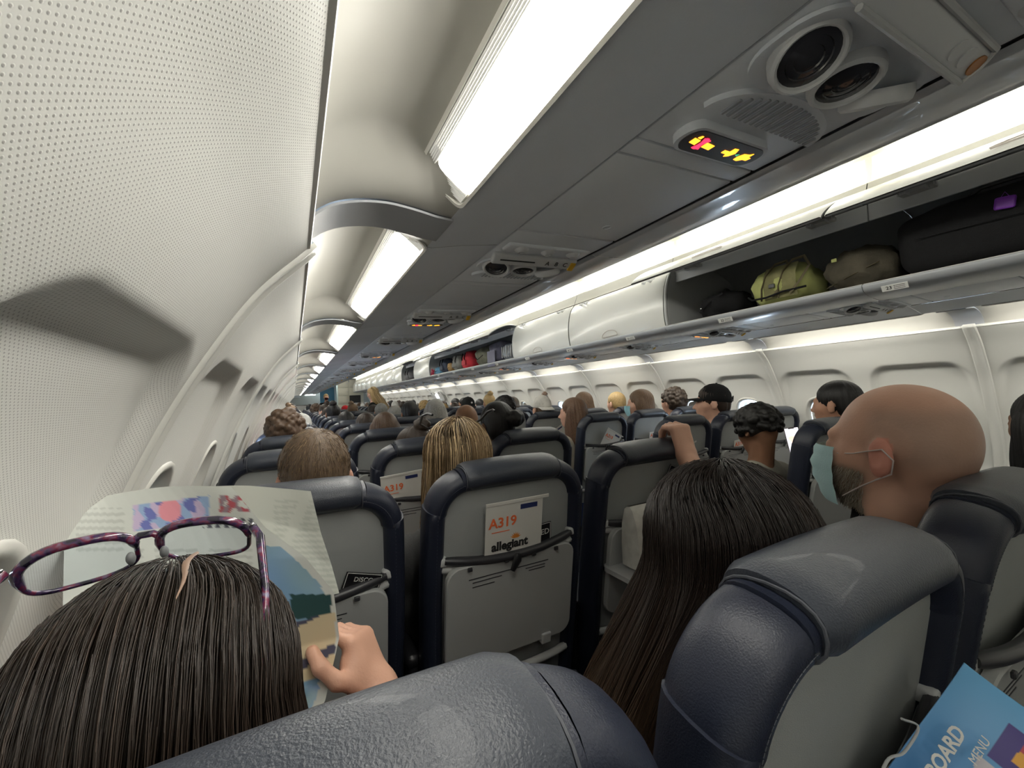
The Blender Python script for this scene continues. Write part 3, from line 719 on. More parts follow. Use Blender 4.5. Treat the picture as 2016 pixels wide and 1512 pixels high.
def make_seat():
    t=empty('airline_seat')
    P=densify(u_path()); 
    sweep(P,.026,.042,'back_frame',M_LEA,t)
    # the smoother leather cap across the top between two seams
    n=17; xs=np.linspace(-.132,.132,n); zz=[1.090+.006*math.cos(x/.132*PI/2*.8) for x in xs]
    e=np.clip((.132-np.abs(xs))/.012,0,1); hw=.0285+.004*np.sqrt(e); hd=.046+.006*np.sqrt(e)
    sweep(list(zip(xs,zz)),list(hw),list(hd),'head_cap',M_LEA2,t,e=2.2,n=24)
    # stitching beside the seams
    g=G()
    for sx in (-1,1):
        for x in (.137,.140+.02):
            pass
    for sx in (-1,1):                   # seam piping round the cap end
        g=G(); pts=[]
        for k in range(20):
            an=PI*(.95+k/19*1.1) if False else 2*PI*k/20
            c,s_=math.cos(an),math.sin(an); cc=abs(c)**(2/2.3)*(1 if c>=0 else -1); ss=abs(s_)**(2/2.3)*(1 if s_>=0 else -1)
            pts.append(Vector((sx*.135,yz(1.086)+.0465*ss,1.086+.030*cc)))
        g.tube(pts+[pts[0]],.0014,5,cap=False); g.obj('cap_seam',M_STITCH,t,auto=60)
    g=G()                               # dashed stitching running down both side bolsters
    for sx in (-1,1):
        pp=[(x,z) for x,z in P if (x<0)]
        N=Vector((0,-1,-TAN)).normalized()
        for i in range(2,len(pp)-3):
            a=Vector((pp[i][0],yz(pp[i][1]),pp[i][1])); b=Vector((pp[i+1][0],yz(pp[i+1][1]),pp[i+1][1]))
            m_=max(1,int((b-a).length/.008))
            for k in range(m_):
                p=a.lerp(b,(k+.5)/m_)+N*.0418; d=(b-a).normalized()
                p=Vector((sx*p.x,p.y,p.z)); d=Vector((sx*d.x,d.y,d.z))
                g.tube([p-d*.002,p+d*.002],.0007,3,cap=False)
    g.obj('stitching',M_STITCH,t)['kind']='stuff'
    back_grid(.196,.42,1.072,.075,-.020,-.006,'back_panel',M_BACKP,t)
    back_grid(.190,.44,1.05,.07,.045,.035,'front_pad',M_LEA,t)
    # literature pocket: bar, grey end trims
    g=G(); pts=[(x,yz(.885)-.036-.020*(1-(x/.19)**2),.897-.018*(1-(x/.19)**2)) for x in np.linspace(-.185,.185,15)]
    g.tube(pts,[.009]+[.0115]*13+[.009],10); bar=g.obj('pocket_bar',M_BAR,t,auto=50)
    for x in (-.13,-.03,.05,.12): g=G(); g.box((x,yz(.885)-.062,.872),(.012,.006,.010),.002); g.obj('clip',M_BAR,bar)
    g=G(); pts=[(x,yz(.87)-.030-.014*(1-(x/.19)**2),.874-.018*(1-(x/.19)**2)) for x in np.linspace(-.192,.192,15)]
    g.tube(pts,.008,8,flat=1.3); g.box((-.188,yz(.89)-.026,.894),(.022,.03,.022),.005); g.box((.188,yz(.89)-.026,.898),(.022,.03,.022),.005); g.obj('pocket_trim',M_LIGHTP,t,auto=50)
    tray_obj(t)
    g=G(); g.tube([(.0,yz(.885)-.070,.886),(-.004,yz(.87)-.074,.872),(-.018,yz(.85)-.074,.846)],[.009,.012,.007],10,flat=.6); g.obj('tray_latch',M_BLACKP,t,auto=50)
    g=G(); g.tube([(x,yz(.55)-.030-.018*(1-(x/.2)**4),.548) for x in np.linspace(-.19,.19,11)],.011,8); g.obj('lower_trim',M_LIGHTP,t,auto=50)
    g=G(); g.box((0,yz(.42)+.0,.40),(.40,.05,.28),.02); g.obj('back_skirt',M_FAB,t,auto=50)
    g=G(); g.box((0,yz(.45)+.30,.40),(.452,.46,.11),.045,seg=4); g.obj('seat_cushion',M_LEA,t,auto=50)
    g=G(); g.box((-.240,yz(.6)+.20,.615),(.040,.36,.035),.014,seg=3); g.box((-.240,yz(.6)+.05,.52),(.030,.05,.20),.01); g.obj('armrest',M_BLACKP,t,auto=50)
    for sx in (-1,1):
        g=G(); g.tube([(sx*.15,.12,.34),(sx*.15,.14,.18),(sx*.15,.08,.0)],.014,6); g.tube([(sx*.15,.45,.34),(sx*.15,.45,.0)],.014,6); g.obj('leg',M_CHROME,t,auto=50)
    return t
SEAT0=make_seat()
SEATX={'A':-1.54,'B':-1.032,'C':-.524,'D':.565,'E':1.07,'F':1.55}
SEATW={'A':'left window','B':'left middle','C':'left aisle','D':'right aisle','E':'right middle','F':'right window'}
Y_R0=.215
def rowy(r): return Y_R0+PITCH*r
SEATS={}
fs=True
for r in range(0,22):
    for s in 'ABCDEF':
        if r==0 and s=='F': pass
        o=SEAT0 if fs else copy_tree(SEAT0); fs=False
        o.location=(SEATX[s]+(.035 if (r,s)==(1,'D') else 0),rowy(r),0)
        o.rotation_euler=(math.radians(random.uniform(-.6,.6)) if r>1 else 0,0,0)
        tag(o,'navy leather seat with grey shell, %s column, %s row from the camera'%(SEATW[s],ORD[r]),'seat','rows of navy airline seats')
        SEATS[(r,s)]=o
# ------------------------------------------------------------------ helpers for bodies: smooth distance field -> one surface
def at(u, v, Y):                      # point on the cross-cabin plane y=Y that the photograph shows at pixel (u, v)
    d=RWC @ Vector((u-1008, -(v-756), -F_PX)); return CAM + d*((Y-CAM.y)/d.y)
class Field:
    def __init__(s, lo, hi, h):
        s.lo=np.array(lo,float); s.h=h; s.n=np.ceil((np.array(hi)-s.lo)/h).astype(int)+1
        s.f=np.ones(s.n,np.float32); s.ax=[s.lo[i]+h*np.arange(s.n[i]) for i in range(3)]
    def _sl(s, lo, hi):
        a=np.maximum(0,np.floor((np.array(lo)-s.lo)/s.h).astype(int)); b=np.minimum(s.n,np.ceil((np.array(hi)-s.lo)/s.h).astype(int)+1)
        if (b<=a).any(): return None,None
        sl=tuple(slice(a[i],b[i]) for i in range(3))
        return sl,np.meshgrid(*[s.ax[i][sl[i]] for i in range(3)],indexing='ij',sparse=True)
    def _mix(s, sl, d, k, sub):
        f=s.f[sl]
        if sub: a,b=-f,d
        else: a,b=f,d
        hh=np.maximum(k-np.abs(a-b),0)/k; r=np.minimum(a,b)-hh*hh*k*.25
        s.f[sl]=-r if sub else r
    def ell(s, c, r, R=None, k=.02, sub=False):
        c=np.array(c,float); r=np.array(r,float); m=max(r)+k+2*s.h
        sl,g=s._sl(c-m,c+m)
        if sl is None: return s
        x,y,z=g[0]-c[0],g[1]-c[1],g[2]-c[2]
        if R is not None:
            x,y,z=[R[0][i]*x+R[1][i]*y+R[2][i]*z for i in range(3)]
        k0=np.sqrt((x/r[0])**2+(y/r[1])**2+(z/r[2])**2); k1=np.sqrt((x/r[0]**2)**2+(y/r[1]**2)**2+(z/r[2]**2)**2)+1e-9
        s._mix(sl,(k0*(k0-1)/k1).astype(np.float32),k,sub); return s
    def cap(s, a, b, ra, rb, k=.02, sub=False):
        a=np.array(a,float); b=np.array(b,float); m=max(ra,rb)+k+2*s.h
        sl,g=s._sl(np.minimum(a,b)-m,np.maximum(a,b)+m)
        if sl is None: return s
        ab=b-a; L2=ab@ab+1e-12
        t=np.clip(((g[0]-a[0])*ab[0]+(g[1]-a[1])*ab[1]+(g[2]-a[2])*ab[2])/L2,0,1)
        d=np.sqrt((g[0]-a[0]-t*ab[0])**2+(g[1]-a[1]-t*ab[1])**2+(g[2]-a[2]-t*ab[2])**2)-(ra+(rb-ra)*t)
        s._mix(sl,d.astype(np.float32),k,sub); return s
    def chain(s, pts, rs, k=.02):
        for i in range(len(pts)-1): s.cap(pts[i],pts[i+1],rs[i],rs[i+1],k)
        return s
    def below(s, z, keep=True):        # cut away everything below z
        i=int((z-s.lo[2])/s.h)
        if i>0:
            zz=(z-s.ax[2])[None,None,:]; s.f=np.maximum(s.f,np.minimum(zz,1).astype(np.float32))
        return s
    def mesh(s):
        f=s.f; f[0]=f[-1]=1; f[:,0]=f[:,-1]=1; f[:,:,0]=f[:,:,-1]=1
        ins=f<0; n=f.shape
        cnt=np.zeros((n[0]-1,n[1]-1,n[2]-1),np.int8)
        offs=[(i,j,k) for i in (0,1) for j in (0,1) for k in (0,1)]
        for i,j,k in offs: cnt+=ins[i:n[0]-1+i,j:n[1]-1+j,k:n[2]-1+k]
        cell=np.argwhere((cnt>0)&(cnt<8)); idx=-np.ones(cnt.shape,np.int32); idx[tuple(cell.T)]=np.arange(len(cell))
        acc=np.zeros((len(cell),3)); num=np.zeros(len(cell))
        val={o:f[tuple((cell+o).T)] for o in offs}
        for a in offs:
            for ax in range(3):
                if a[ax]: continue
                b=list(a); b[ax]=1; b=tuple(b); va,vb=val[a],val[b]; m=(va<0)!=(vb<0)
                t=np.where(m,va/np.where(m,va-vb,1),0); p=np.array(a,float)[None]+np.zeros((len(cell),3)); p[:,ax]+=t
                acc[m]+=p[m]; num[m]+=1
        V=s.lo+s.h*(cell+acc/num[:,None]); Q=[]
        for ax in range(3):
            sl0=[slice(1,n[i]-1) for i in range(3)]; sl0[ax]=slice(0,n[ax]-1); sl1=list(sl0); sl1[ax]=slice(1,n[ax])
            A=ins[tuple(sl0)]; B=ins[tuple(sl1)]; e=np.argwhere(A!=B)
            sg=A[tuple(e.T)]; off=np.array([1,1,1]); off[ax]=0; e=e+off
            u,w_=[(1,2),(2,0),(0,1)][ax]
            du=np.zeros(3,int); du[u]=1; dw=np.zeros(3,int); dw[w_]=1
            q=np.stack([idx[tuple((e-du-dw).T)],idx[tuple((e-dw).T)],idx[tuple(e.T)],idx[tuple((e-du).T)]],1)
            q[~sg]=q[~sg][:,::-1]; Q.append(q)
        return V,np.vstack(Q)
def rot(rx=0,ry=0,rz=0): return Matrix.Rotation(math.radians(rz),3,'Z')@Matrix.Rotation(math.radians(ry),3,'Y')@Matrix.Rotation(math.radians(rx),3,'X')
HC=Vector((0,0,1.14))                 # head centre above the floor in a body's own frame
def head_sdf(F, o, R, s=1.0, detail=False, mask_bulge=False, jaw=1.0):
    T=lambda x,y,z: tuple(Vector(o)+R@Vector((x,y,z))*s); Rn=[list(r) for r in R]
    E=lambda c,r,k=.02,sub=False,rr=None: F.ell(T(*c),[a*s for a in r],Rn if rr is None else [list(q) for q in (R@rr)],k,sub)
    E((0,-.014,.026),(.073,.094,.086)); E((0,.030,-.030),(.060*jaw,.064,.080),.03); E((0,.052,-.088),(.036*jaw,.034,.027),.035)
    E((0,-.045,-.01),(.062,.058,.065),.03)
    F.cap(T(-.034,.080,.014),T(.034,.080,.014),.010*s,.010*s,.02)
    for sx in (-1,1):
        E((sx*.031,.098,-.004),(.015,.012,.010),.014,True); E((sx*.031,.082,-.005),(.012,.012,.011),.004)
        F.cap(T(sx*.030,.072,-.034),T(sx*.05,.045,-.025),.014*s,.012*s,.03)
    F.cap(T(0,.090,-.003),T(0,.112,-.036),.007*s,.011*s,.010)
    for sx in (-1,1): E((sx*.011,.101,-.041),(.008,.009,.007),.008)
    E((0,.090,-.060),(.024,.011,.006),.008); E((0,.089,-.070),(.021,.010,.006),.006)
    for sx in (-1,1):
        er=rot(rx=-10,ry=sx*-6,rz=sx*20)
        E((sx*.080,-.012,-.012),(.0085,.021,.033),.006,rr=er)
        E((sx*.078,-.010,-.034),(.008,.012,.014),.006)
        if detail: E((sx*.089,-.007,-.010),(.006,.011,.020),.004,True,rr=er)
def arm_sdf(F, sh, el, wr, fat=1.0, k=.025):
    F.chain([sh,Vector(sh).lerp(Vector(el),.5),el],[.050*fat,.047*fat,.038*fat],k); e=Vector(el); w_=Vector(wr)
    F.chain([e,e.lerp(w_,.35),w_],[.038*fat,.039*fat,.026*fat],k)
def hand_sdf(F, M, thumb=1, curl=(20,30,20), tcurl=(30,-35,20), s=1.0, spread=4):
    """M: frame at the wrist; y along the hand, z out of its back, thumb towards +x*thumb"""
    T=lambda x,y,z: tuple(M@Vector((x*s,y*s,z*s)))
    R=M.to_3x3().normalized(); Rn=[list(r) for r in R]
    F.cap(T(0,-.03,0),T(0,.01,0),.026*s,.027*s,.02)
    for x in (-.027,-.009,.009,.027): F.cap(T(x*.7,.008,0),T(x,.082,0),.0145*s,.0125*s,.014)
    F.ell(T(thumb*.020,.030,-.012),(.018*s,.032*s,.016*s),Rn,.015)
    F.ell(T(thumb*.030,.045,-.012),(.020*s,.026*s,.013*s),Rn,.018)
    L=((.040,.024,.020),(.045,.028,.022),(.041,.026,.021),(.033,.020,.018))
    for i,x in enumerate((.029,.010,-.010,-.028)):
        x*=thumb; p=Vector((x,.083,0)); a=0.0; r=.0098; az=math.radians(thumb*spread*(1.5-i))
        for j,l in enumerate(L[i]):
            a+=math.radians(curl[j]+ (i*3 if j==0 else 0))
            q=p+Vector((math.sin(az)*l*math.cos(a),math.cos(az)*l*math.cos(a),-math.sin(a)*l)); F.cap(T(*p),T(*q),r*s,(r-.0012)*s,.0035 if j else .006); p=q; r-=.0010
    p=Vector((thumb*.030,.028,-.010)); a=math.radians(tcurl[0]); b=math.radians(tcurl[1]); r=.0125
    for j,l in enumerate((.038,.032,.026)):
        q=p+Vector((thumb*math.sin(a)*l*math.cos(b),math.cos(a)*l*math.cos(b),math.sin(b)*l)); F.cap(T(*p),T(*q),r*s,(r-.001)*s,.006); p=q; a-=math.radians(tcurl[2]); r-=.001
LAP=[((-.19,.02,-.27),(-.235,.12,-.50),(-.10,.34,-.52)),((.19,.02,-.27),(.235,.12,-.50),(.10,.34,-.52))]
def torso_pts(F, g=0.0, z0=HC, wide=1.0, kk=.05):
    A=lambda x,y,z:(x+z0[0],y+z0[1],z+z0[2])
    F.cap(A(-.145*wide,.00,-.262),A(.145*wide,.00,-.262),.050+g,.050+g,kk)
    F.cap(A(-.06,-.01,-.215),A(.06,-.01,-.215),.040+g,.040+g,kk)
    F.ell(A(0,.045,-.37),(.162*wide+g,.100+g,.17+g),None,kk); F.ell(A(0,.095,-.51),(.150*wide+g,.108+g,.13+g),None,kk); F.ell(A(0,.12,-.60),(.165*wide+g,.12+g,.085+g),None,kk)
def body(name, hR=None, hoff=(0,0,0), arms=LAP, h=.0075, hands=None, hs=1.0, wide=1.0, detail=False, zmin=0, legs=True, neckfat=1.0, box=None, extra=None, hh=None, jaw=1.0):
    F=Field((-.34,-.16,zmin) if not box else box[0],(.34,.72,1.30) if not box else box[1],h); z0=HC
    A=lambda x,y,z:(x+z0[0],y+z0[1],z+z0[2]); o=Vector(A(*hoff))
    hR=hR or Matrix.Identity(3)
    torso_pts(F,0,z0,wide)
    nk=o+hR@Vector((0,-.025,-.06))
    F.cap(nk,A(0,-.005,-.21),.053*neckfat,.060*neckfat,.03)
    head_sdf(F,o,hR,hs,detail,jaw=jaw)
    for i,(a,b,c) in enumerate(arms):
        arm_sdf(F,A(*a),A(*b),A(*c))
        if hands and hands[i] is not None: hand_sdf(F,**hands[i])
        else:
            d=(Vector(c)-Vector(b)).normalized(); x=d.cross(Vector((0,0,1))).normalized(); M=axes(x,d,x.cross(d),Vector(A(*c))+d*.02)
            hand_sdf(F,M,thumb=(-1 if i else 1),curl=(18,25,15))
    if legs:
        for sx in (-1,1):
            F.chain([A(sx*.09,.14,-.615),A(sx*.11,.33,-.61),A(sx*.115,.50,-.60)],[.082,.072,.055],.04)
            F.chain([A(sx*.115,.50,-.60),A(sx*.115,.50,-.75),A(sx*.115,.47,-1.05)],[.055,.052,.036],.03)
            F.chain([A(sx*.115,.455,-1.095),A(sx*.12,.60,-1.11)],[.038,.026],.03)
    if extra: extra(F,o,hR)
    V,Q=F.mesh(); return V,Q,o
def shirt(arms=LAP, g=.012, wide=1.0, h=.010, hood=False, sleeves=True, zb=-.62, box=None):
    F=Field((-.36,-.18,.35) if not box else box[0],(.36,.60,1.10) if not box else box[1],h); z0=HC
    A=lambda x,y,z:(x+z0[0],y+z0[1],z+z0[2])
    torso_pts(F,g,z0,wide)
    if hood: F.cap(A(-.06,-.05,-.20),A(.06,-.05,-.20),.05,.05,.04)
    for a,b,c in arms:
        a,b,c=[Vector(A(*p)) for p in (a,b,c)]
        F.chain([a,a.lerp(b,.5),b],[.064,.060,.052],.04)
        if sleeves: F.chain([b,b.lerp(c,.95)],[.052,.037],.03)
    F.ell(A(0,.012,-.165),(.068,.062,.045),None,.012,sub=True)
    return F.mesh()
def trousers(h=.011):
    F=Field((-.26,.0,0.0),(.26,.72,.70),h); z0=HC; A=lambda x,y,z:(x+z0[0],y+z0[1],z+z0[2])
    F.ell(A(0,.12,-.61),(.178,.132,.095),None,.04)
    for sx in (-1,1):
        F.chain([A(sx*.09,.14,-.615),A(sx*.11,.33,-.61),A(sx*.115,.50,-.60)],[.092,.083,.068],.03)
        F.chain([A(sx*.115,.50,-.60),A(sx*.115,.50,-.75),A(sx*.115,.475,-.98)],[.068,.062,.052],.02)
    return F.mesh()
def shoes():
    F=Field((-.2,.38,-.01),(.2,.75,.14),.009); z0=HC; A=lambda x,y,z:(x+z0[0],y+z0[1],z+z0[2])
    for sx in (-1,1): F.chain([A(sx*.115,.455,-1.095),A(sx*.12,.615,-1.112)],[.044,.032],.02)
    F.f=np.maximum(F.f,np.minimum(.004-F.ax[2],1)[None,None,:].astype(np.float32)); return F.mesh()
# ---- hair shells in head space
def hair_shell(style, R=None, seed=0, h=.005):
    rnd=random.Random(seed); F=Field((-.17,-.22,-.42 if 'long' in style else -.2),(.17,.17,.22),h); E=F.ell
    if style=='afro': E((0,-.02,.035),(.108,.118,.108))
    else: E((0,-.016,.030),(.081,.102,.092))
    if style in('short','cut'): E((0,-.055,-.02),(.070,.058,.070),k=.02)
    if style in ('bob','long'): E((0,-.045,-.06),(.094,.078,.11),k=.03)
    if style=='long':
        E((0,-.060,-.17),(.098,.058,.17),k=.05); E((-.068,.0,-.13),(.028,.05,.13),k=.03); E((.068,.0,-.13),(.028,.05,.13),k=.03)
    if style=='bun': E((0,-.05,-.02),(.070,.058,.070),k=.02); E((0,-.058,.125),(.040,.038,.034),k=.012)
    if style=='lowbun': E((0,-.05,-.02),(.072,.058,.070),k=.02); E((.045,-.125,.035),(.046,.040,.040),k=.014)
    if style=='tail': E((0,-.05,-.02),(.070,.058,.070),k=.02); F.chain([(0,-.10,.05),(0,-.15,.01),(0,-.13,-.12)],[.026,.030,.018],.02)
    if style in ('curly','afro'):
        if style=='curly': E((0,-.04,-.01),(.085,.085,.085),k=.02)
        for i in range(150):
            a=rnd.uniform(0,2*PI); b=rnd.uniform(-.5,1.0); c=math.sqrt(max(0,1-b*b)) ; r0=(.088,.106,.098) if style=='curly' else (.108,.118,.108)
            E((r0[0]*c*math.cos(a),-.018+r0[1]*c*math.sin(a),.02+r0[2]*b),[rnd.uniform(.012,.021)]*3,k=.006)
    if style in ('bun','lowbun','tail'):
        for i in range(26):
            a=rnd.uniform(0,2*PI); e=rnd.uniform(0,2*PI); c={'bun':(0,-.058,.125),'lowbun':(.045,-.125,.035),'tail':(0,-.14,.0)}[style]
            E((c[0]+.032*math.cos(a)*math.sin(e),c[1]+.032*math.sin(a)*math.sin(e),c[2]+.028*math.cos(e)),[.013]*3,k=.006)
    # open the face
    E((0,.105,-.045),(.074,.070,.100),k=.02,sub=True)
    if style in ('long','bob'):
        for sx in (-1,1): E((sx*.080,-.014,-.015),(.018,.036,.060),k=.02)
    if style in ('short','bun','lowbun','tail','curly'):
        for sx in (-1,1): E((sx*.085,.012,-.035),(.03,.038,.042),k=.014,sub=True)
        E((0,.02,-.16),(.12,.16,.085),k=.02,sub=True)
    if style=='afro': E((0,.03,-.15),(.12,.15,.09),k=.02,sub=True)
    if style=='bob': E((0,0,-.24),(.2,.2,.09),k=.02,sub=True)
    V,Q=F.mesh()
    # strand-like relief: fine ripples running away from the crown
    c=V-np.array([0,-.02,.02]); az=np.arctan2(c[:,0],-c[:,1]); r=np.linalg.norm(c,axis=1)+1e-9
    amp=.0016 if style not in('curly','afro') else .0005
    rr=np.random.RandomState(seed); ph=rr.uniform(0,6,6); fr=rr.randint(9,46,6)
    rip=sum(np.sin(az*f_+p+6*np.sin(3*az)+c[:,2]*12) for f_,p in zip(fr,ph))/2.2
    V=V+c/r[:,None]*(rip*amp*np.clip(1.2-c[:,2]/.11,0.0,1))[:,None]
    return V,Q
def ribbons(P, rad, col, name, m, parent, colfn=None):
    """P: strands x points x 3 -> thin three-sided strands in one mesh"""
    n,s_,_=P.shape; t=np.gradient(P,axis=1); t/=np.linalg.norm(t,axis=2,keepdims=True)+1e-9
    ref=np.array([.31,.52,.79]); a=np.cross(t,ref); a/=np.linalg.norm(a,axis=2,keepdims=True)+1e-9; b=np.cross(t,a)
    rr=rad*np.linspace(1,.45,s_)[None,:,None]
    V=np.stack([P+a*rr, P-.5*a*rr+.866*b*rr, P-.5*a*rr-.866*b*rr],2)   # n,s,3,3
    i,j,k=np.meshgrid(np.arange(n),np.arange(s_-1),np.arange(3),indexing='ij'); base=lambda j_,k_: (i*s_+j_)*3+k_
    F=np.stack([base(j,k),base(j+1,k),base(j+1,(k+1)%3),base(j,(k+1)%3)],-1).reshape(-1,4)
    C=np.repeat(col.reshape(n,-1,1,3) if col.ndim==3 else np.repeat(col[:,None,None,:],s_,1),3,axis=2).reshape(-1,3)
    me=mesh_np(name,V.reshape(-1,3),F,True,col=np.clip(C,0,1)); o=obj(name,me,parent,m); o['kind']='stuff'; return o
def strands(n, R=(.088,.106,.098), C=(0,-.016,.03), crown=(0,-.25,1), length=.3, seg=16, seed=1, gap=.95, th0=1.2, jit=.004, wave=.004, thmax=1.75, flare=.02, part=True, lay=.012, shortcut=None):
    rs=np.random.RandomState(seed); phi=rs.uniform(-PI,PI,n); cl=np.round(phi*14+rs.uniform(-.3,.3,n))/14; phi=phi*.72+cl*.28
    t0=np.arccos(rs.uniform(math.cos(th0),1,n)); layer=rs.uniform(0,1,n)
    c=Vector(crown).normalized(); ax=Vector((0,0,1)).cross(c); ang=math.acos(c.z); RM=np.array(Matrix.Rotation(ang,3,ax) if ang>1e-4 else Matrix.Identity(3))
    arc=.095*(thmax-t0); total=arc+length*rs.uniform(.8,1.0,n); P=np.zeros((n,seg,3)); R=np.array(R)
    if shortcut: total=shortcut*rs.uniform(.7,1.2,n)
    for j in range(seg):
        s_=total*j/(seg-1); th=np.minimum(t0+s_/.095,thmax); rest=np.maximum(0,s_-np.maximum(arc,0))
        w_=np.clip((th-.5)/.9,0,1); w_=w_*w_*(3-2*w_)
        ap=np.abs(phi); eff=np.sign(phi)*(ap*(1-w_)+(gap+ap*(PI-gap)/PI)*w_) if gap>0 else phi
        d=np.stack([np.sin(th)*np.sin(eff),np.sin(th)*np.cos(eff),np.cos(th)],1)@RM.T
        k_=1+ (layer[:]-.5)*lay/.09
        p=np.array(C)+d*R*k_[:,None]
        p[:,2]-=rest; out=d.copy(); out[:,2]=0
        p+=out*(flare*np.minimum(rest/.2,1))[:,None]*(.4+layer[:,None])
        ph=phi*9+layer*4
        p[:,0]+=wave*np.sin(ph+rest*22)*np.minimum(rest/.08,1)+jit*np.sin(phi*57+j*.35)*.5; p[:,1]+=wave*np.cos(ph*1.3+rest*19)*np.minimum(rest/.08,1)+jit*np.cos(phi*71+j*.3)*.5
        P[:,j]=p
    return P,phi,t0,layer
def strand_cols(n, base, var, seed, seg, tip=None, pw=2.0, hi=None, hifrac=0):
    rs=np.random.RandomState(seed); b=np.array(base)[None]*(1+var*rs.uniform(-1,1,(n,1)))
    if hi is not None: m=rs.rand(n)<hifrac; b[m]=np.array(hi)*(1+.3*rs.uniform(-1,1,(m.sum(),1)))
    t=(np.linspace(0,1,seg)**pw)[None,:,None]; e=np.array(tip)[None] if tip is not None else b
    return b[:,None,:]*(1-t)+(e*(1+.3*rs.uniform(-1,1,(n,1))))[:,None,:]*t
M_HAIRA=mat('hair_strand',(.03,.02,.015),.38,.5,attr=True)
_hm={}
def hair_mat(c, gloss=.45):
    k=tuple(c)
    if k not in _hm: _hm[k]=mat('hair_'+str(len(_hm)+1),c,gloss,.4,('noise',60,.5,(9,9,1.2)),var=(70,.45,(7,7,.9)))
    return _hm[k]
_sm={}
def skin_mat(c):
    k=tuple(c)
    if k not in _sm:
        _sm[k]=mat('skin_'+str(len(_sm)+1),c,.5,.4,('noise',300,.12),var=(25,.10)); _sm[k].node_tree.nodes['Principled BSDF'].inputs['Subsurface Weight'].default_value=.0
    return _sm[k]
_cm={}
def cloth_mat(c):
    k=tuple(c)
    if k not in _cm: _cm[k]=mat('cloth_'+str(len(_cm)+1),c,.9,.2,('noise',250,.4),var=(14,.18))
    return _cm[k]
BLACK=(.010,.009,.009); DKBR=(.035,.022,.015); BROWN=(.085,.050,.030); LTBR=(.19,.12,.07); BLOND=(.42,.29,.13); GREY=(.30,.29,.27); WHITEH=(.6,.58,.55)
SK1=(.62,.36,.26); SK2=(.50,.27,.18); SK3=(.24,.12,.07); SK4=(.10,.05,.035)
# ---- shared bodies
TURN=(0,38,-38)
BODY=[]
for a in TURN:
    V,Q,o=body('body',rot(rz=a)); BODY.append(mesh_np('body',V,Q,True))
V,Q=shirt(); ME_SHIRT=mesh_np('shirt',V,Q,True)
V,Q=trousers(); ME_TROU=mesh_np('trousers',V,Q,True); V,Q=shoes(); ME_SHOE=mesh_np('shoes',V,Q,True)
for m_ in BODY+[ME_SHIRT,ME_TROU,ME_SHOE]: m_.materials.append(M_BLACKP)
HAIR={}
for st in ('cut','bob','long','bun','lowbun','tail','curly','afro','short'):
    V,Q=hair_shell(st,seed=len(HAIR)+3); HAIR[st]=mesh_np('hair',V,Q,True); HAIR[st].materials.append(M_BLACKP)
def cap_meshes():
    g=G(); prof=[(.0,.128),(.012,.1275),(.035,.121),(.058,.104),(.076,.075),(.084,.040),(.086,.012),(.083,.010)]
    v=[]; n=28
    for r,z in prof:
        for i in range(n): a=2*PI*i/n; v.append((r*math.cos(a)*1.0,-.016+r*math.sin(a)*1.22,z))
    g.add(v,[(j*n+i,j*n+(i+1)%n,(j+1)*n+(i+1)%n,(j+1)*n+i) for j in range(len(prof)-1) for i in range(n)])
    crown=g.mesh('crown',True)
    g=G(); v=[]
    for j in range(5):
        for i in range(15):
            a=math.radians(30+120*i/14); r=.086+.0; e=j/4
            x=.086*math.cos(a); y=-.016+.105*math.sin(a); x2=.075*math.cos(a)*1.0; y2=y+.075*math.sin(a)**.6
            v.append((x*(1-e)+x2*e,y*(1-e)+y2*e,.020-.016*e-.10*(x*x)*8*e))
    g.add(v,[tuple(int(q) for q in f) for f in grid_faces(5,15)]); b=[(a_,b_,c_-.004) for a_,b_,c_ in v]; g.add(b,[tuple(int(q) for q in f)[::-1] for f in grid_faces(5,15)])
    brim=g.mesh('brim',True)
    g=G(); g.sphere((0,-.016,.129),(.007,.007,.004),10,6); btn=g.mesh('button',True)
    g=G(); g.tube([(.042*math.cos(t),-.120-.002*math.sin(t),.018+.036*math.sin(t)) for t in np.linspace(.05,PI-.05,12)],.003,6); strap=g.mesh('strap',True)
    for m_ in (crown,brim,btn,strap): m_.materials.append(M_BLACKP)
    return crown,brim,btn,strap
CAPM=cap_meshes()
def put(me, parent, m, loc=(0,0,0), R=None, name=None, s=1.0):
    o=bpy.data.objects.new(name or me.name.split('.')[0],me); link(o,parent)
    o.matrix_local=Matrix.Translation(loc)@((R or Matrix.Identity(3)).to_4x4())@Matrix.Scale(s,4)
    if m is not None: o.material_slots[0].link='OBJECT'; o.material_slots[0].material=m
    return o
def person(x, y, ztop, turn, style, hair, skin, cloth, label, cap=None, trous=(.02,.022,.03), group='seated passengers', lean=0, hs=1.0, mask=None):
    s=(ztop-.113*1.0)/1.14
    t=empty('person',(x,y,0),0,label,'person',group); t.scale=(s,s,s); t.rotation_euler=(0,math.radians(lean),0)
    put(BODY[turn],t,skin_mat(skin)); put(ME_SHIRT,t,cloth_mat(cloth)); put(ME_TROU,t,cloth_mat(trous)); put(ME_SHOE,t,M_BLACKP)
    R=rot(rz=TURN[turn])
    if style: put(HAIR[style],t,hair_mat(hair),HC,R)
    if cap is not None:
        back=cap[1] if len(cap)>1 else False
        Rc=R@rot(rz=180) if back else R
        c=put(CAPM[0],t,cloth_mat(cap[0]),HC+R@Vector((0,0 if not back else -.032,0)),Rc@rot(rx=8 if not back else -4),name='cap')
        for q,nm in zip(CAPM[1:],('brim','button','strap')):
            b=bpy.data.objects.new(nm,q); link(b,c); b.material_slots[0].link='OBJECT'; b.material_slots[0].material=cloth_mat(cap[0])
    if mask is not None:
        put(ME_MASK,t,cloth_mat(mask),HC,R,name='face_mask')
    return t
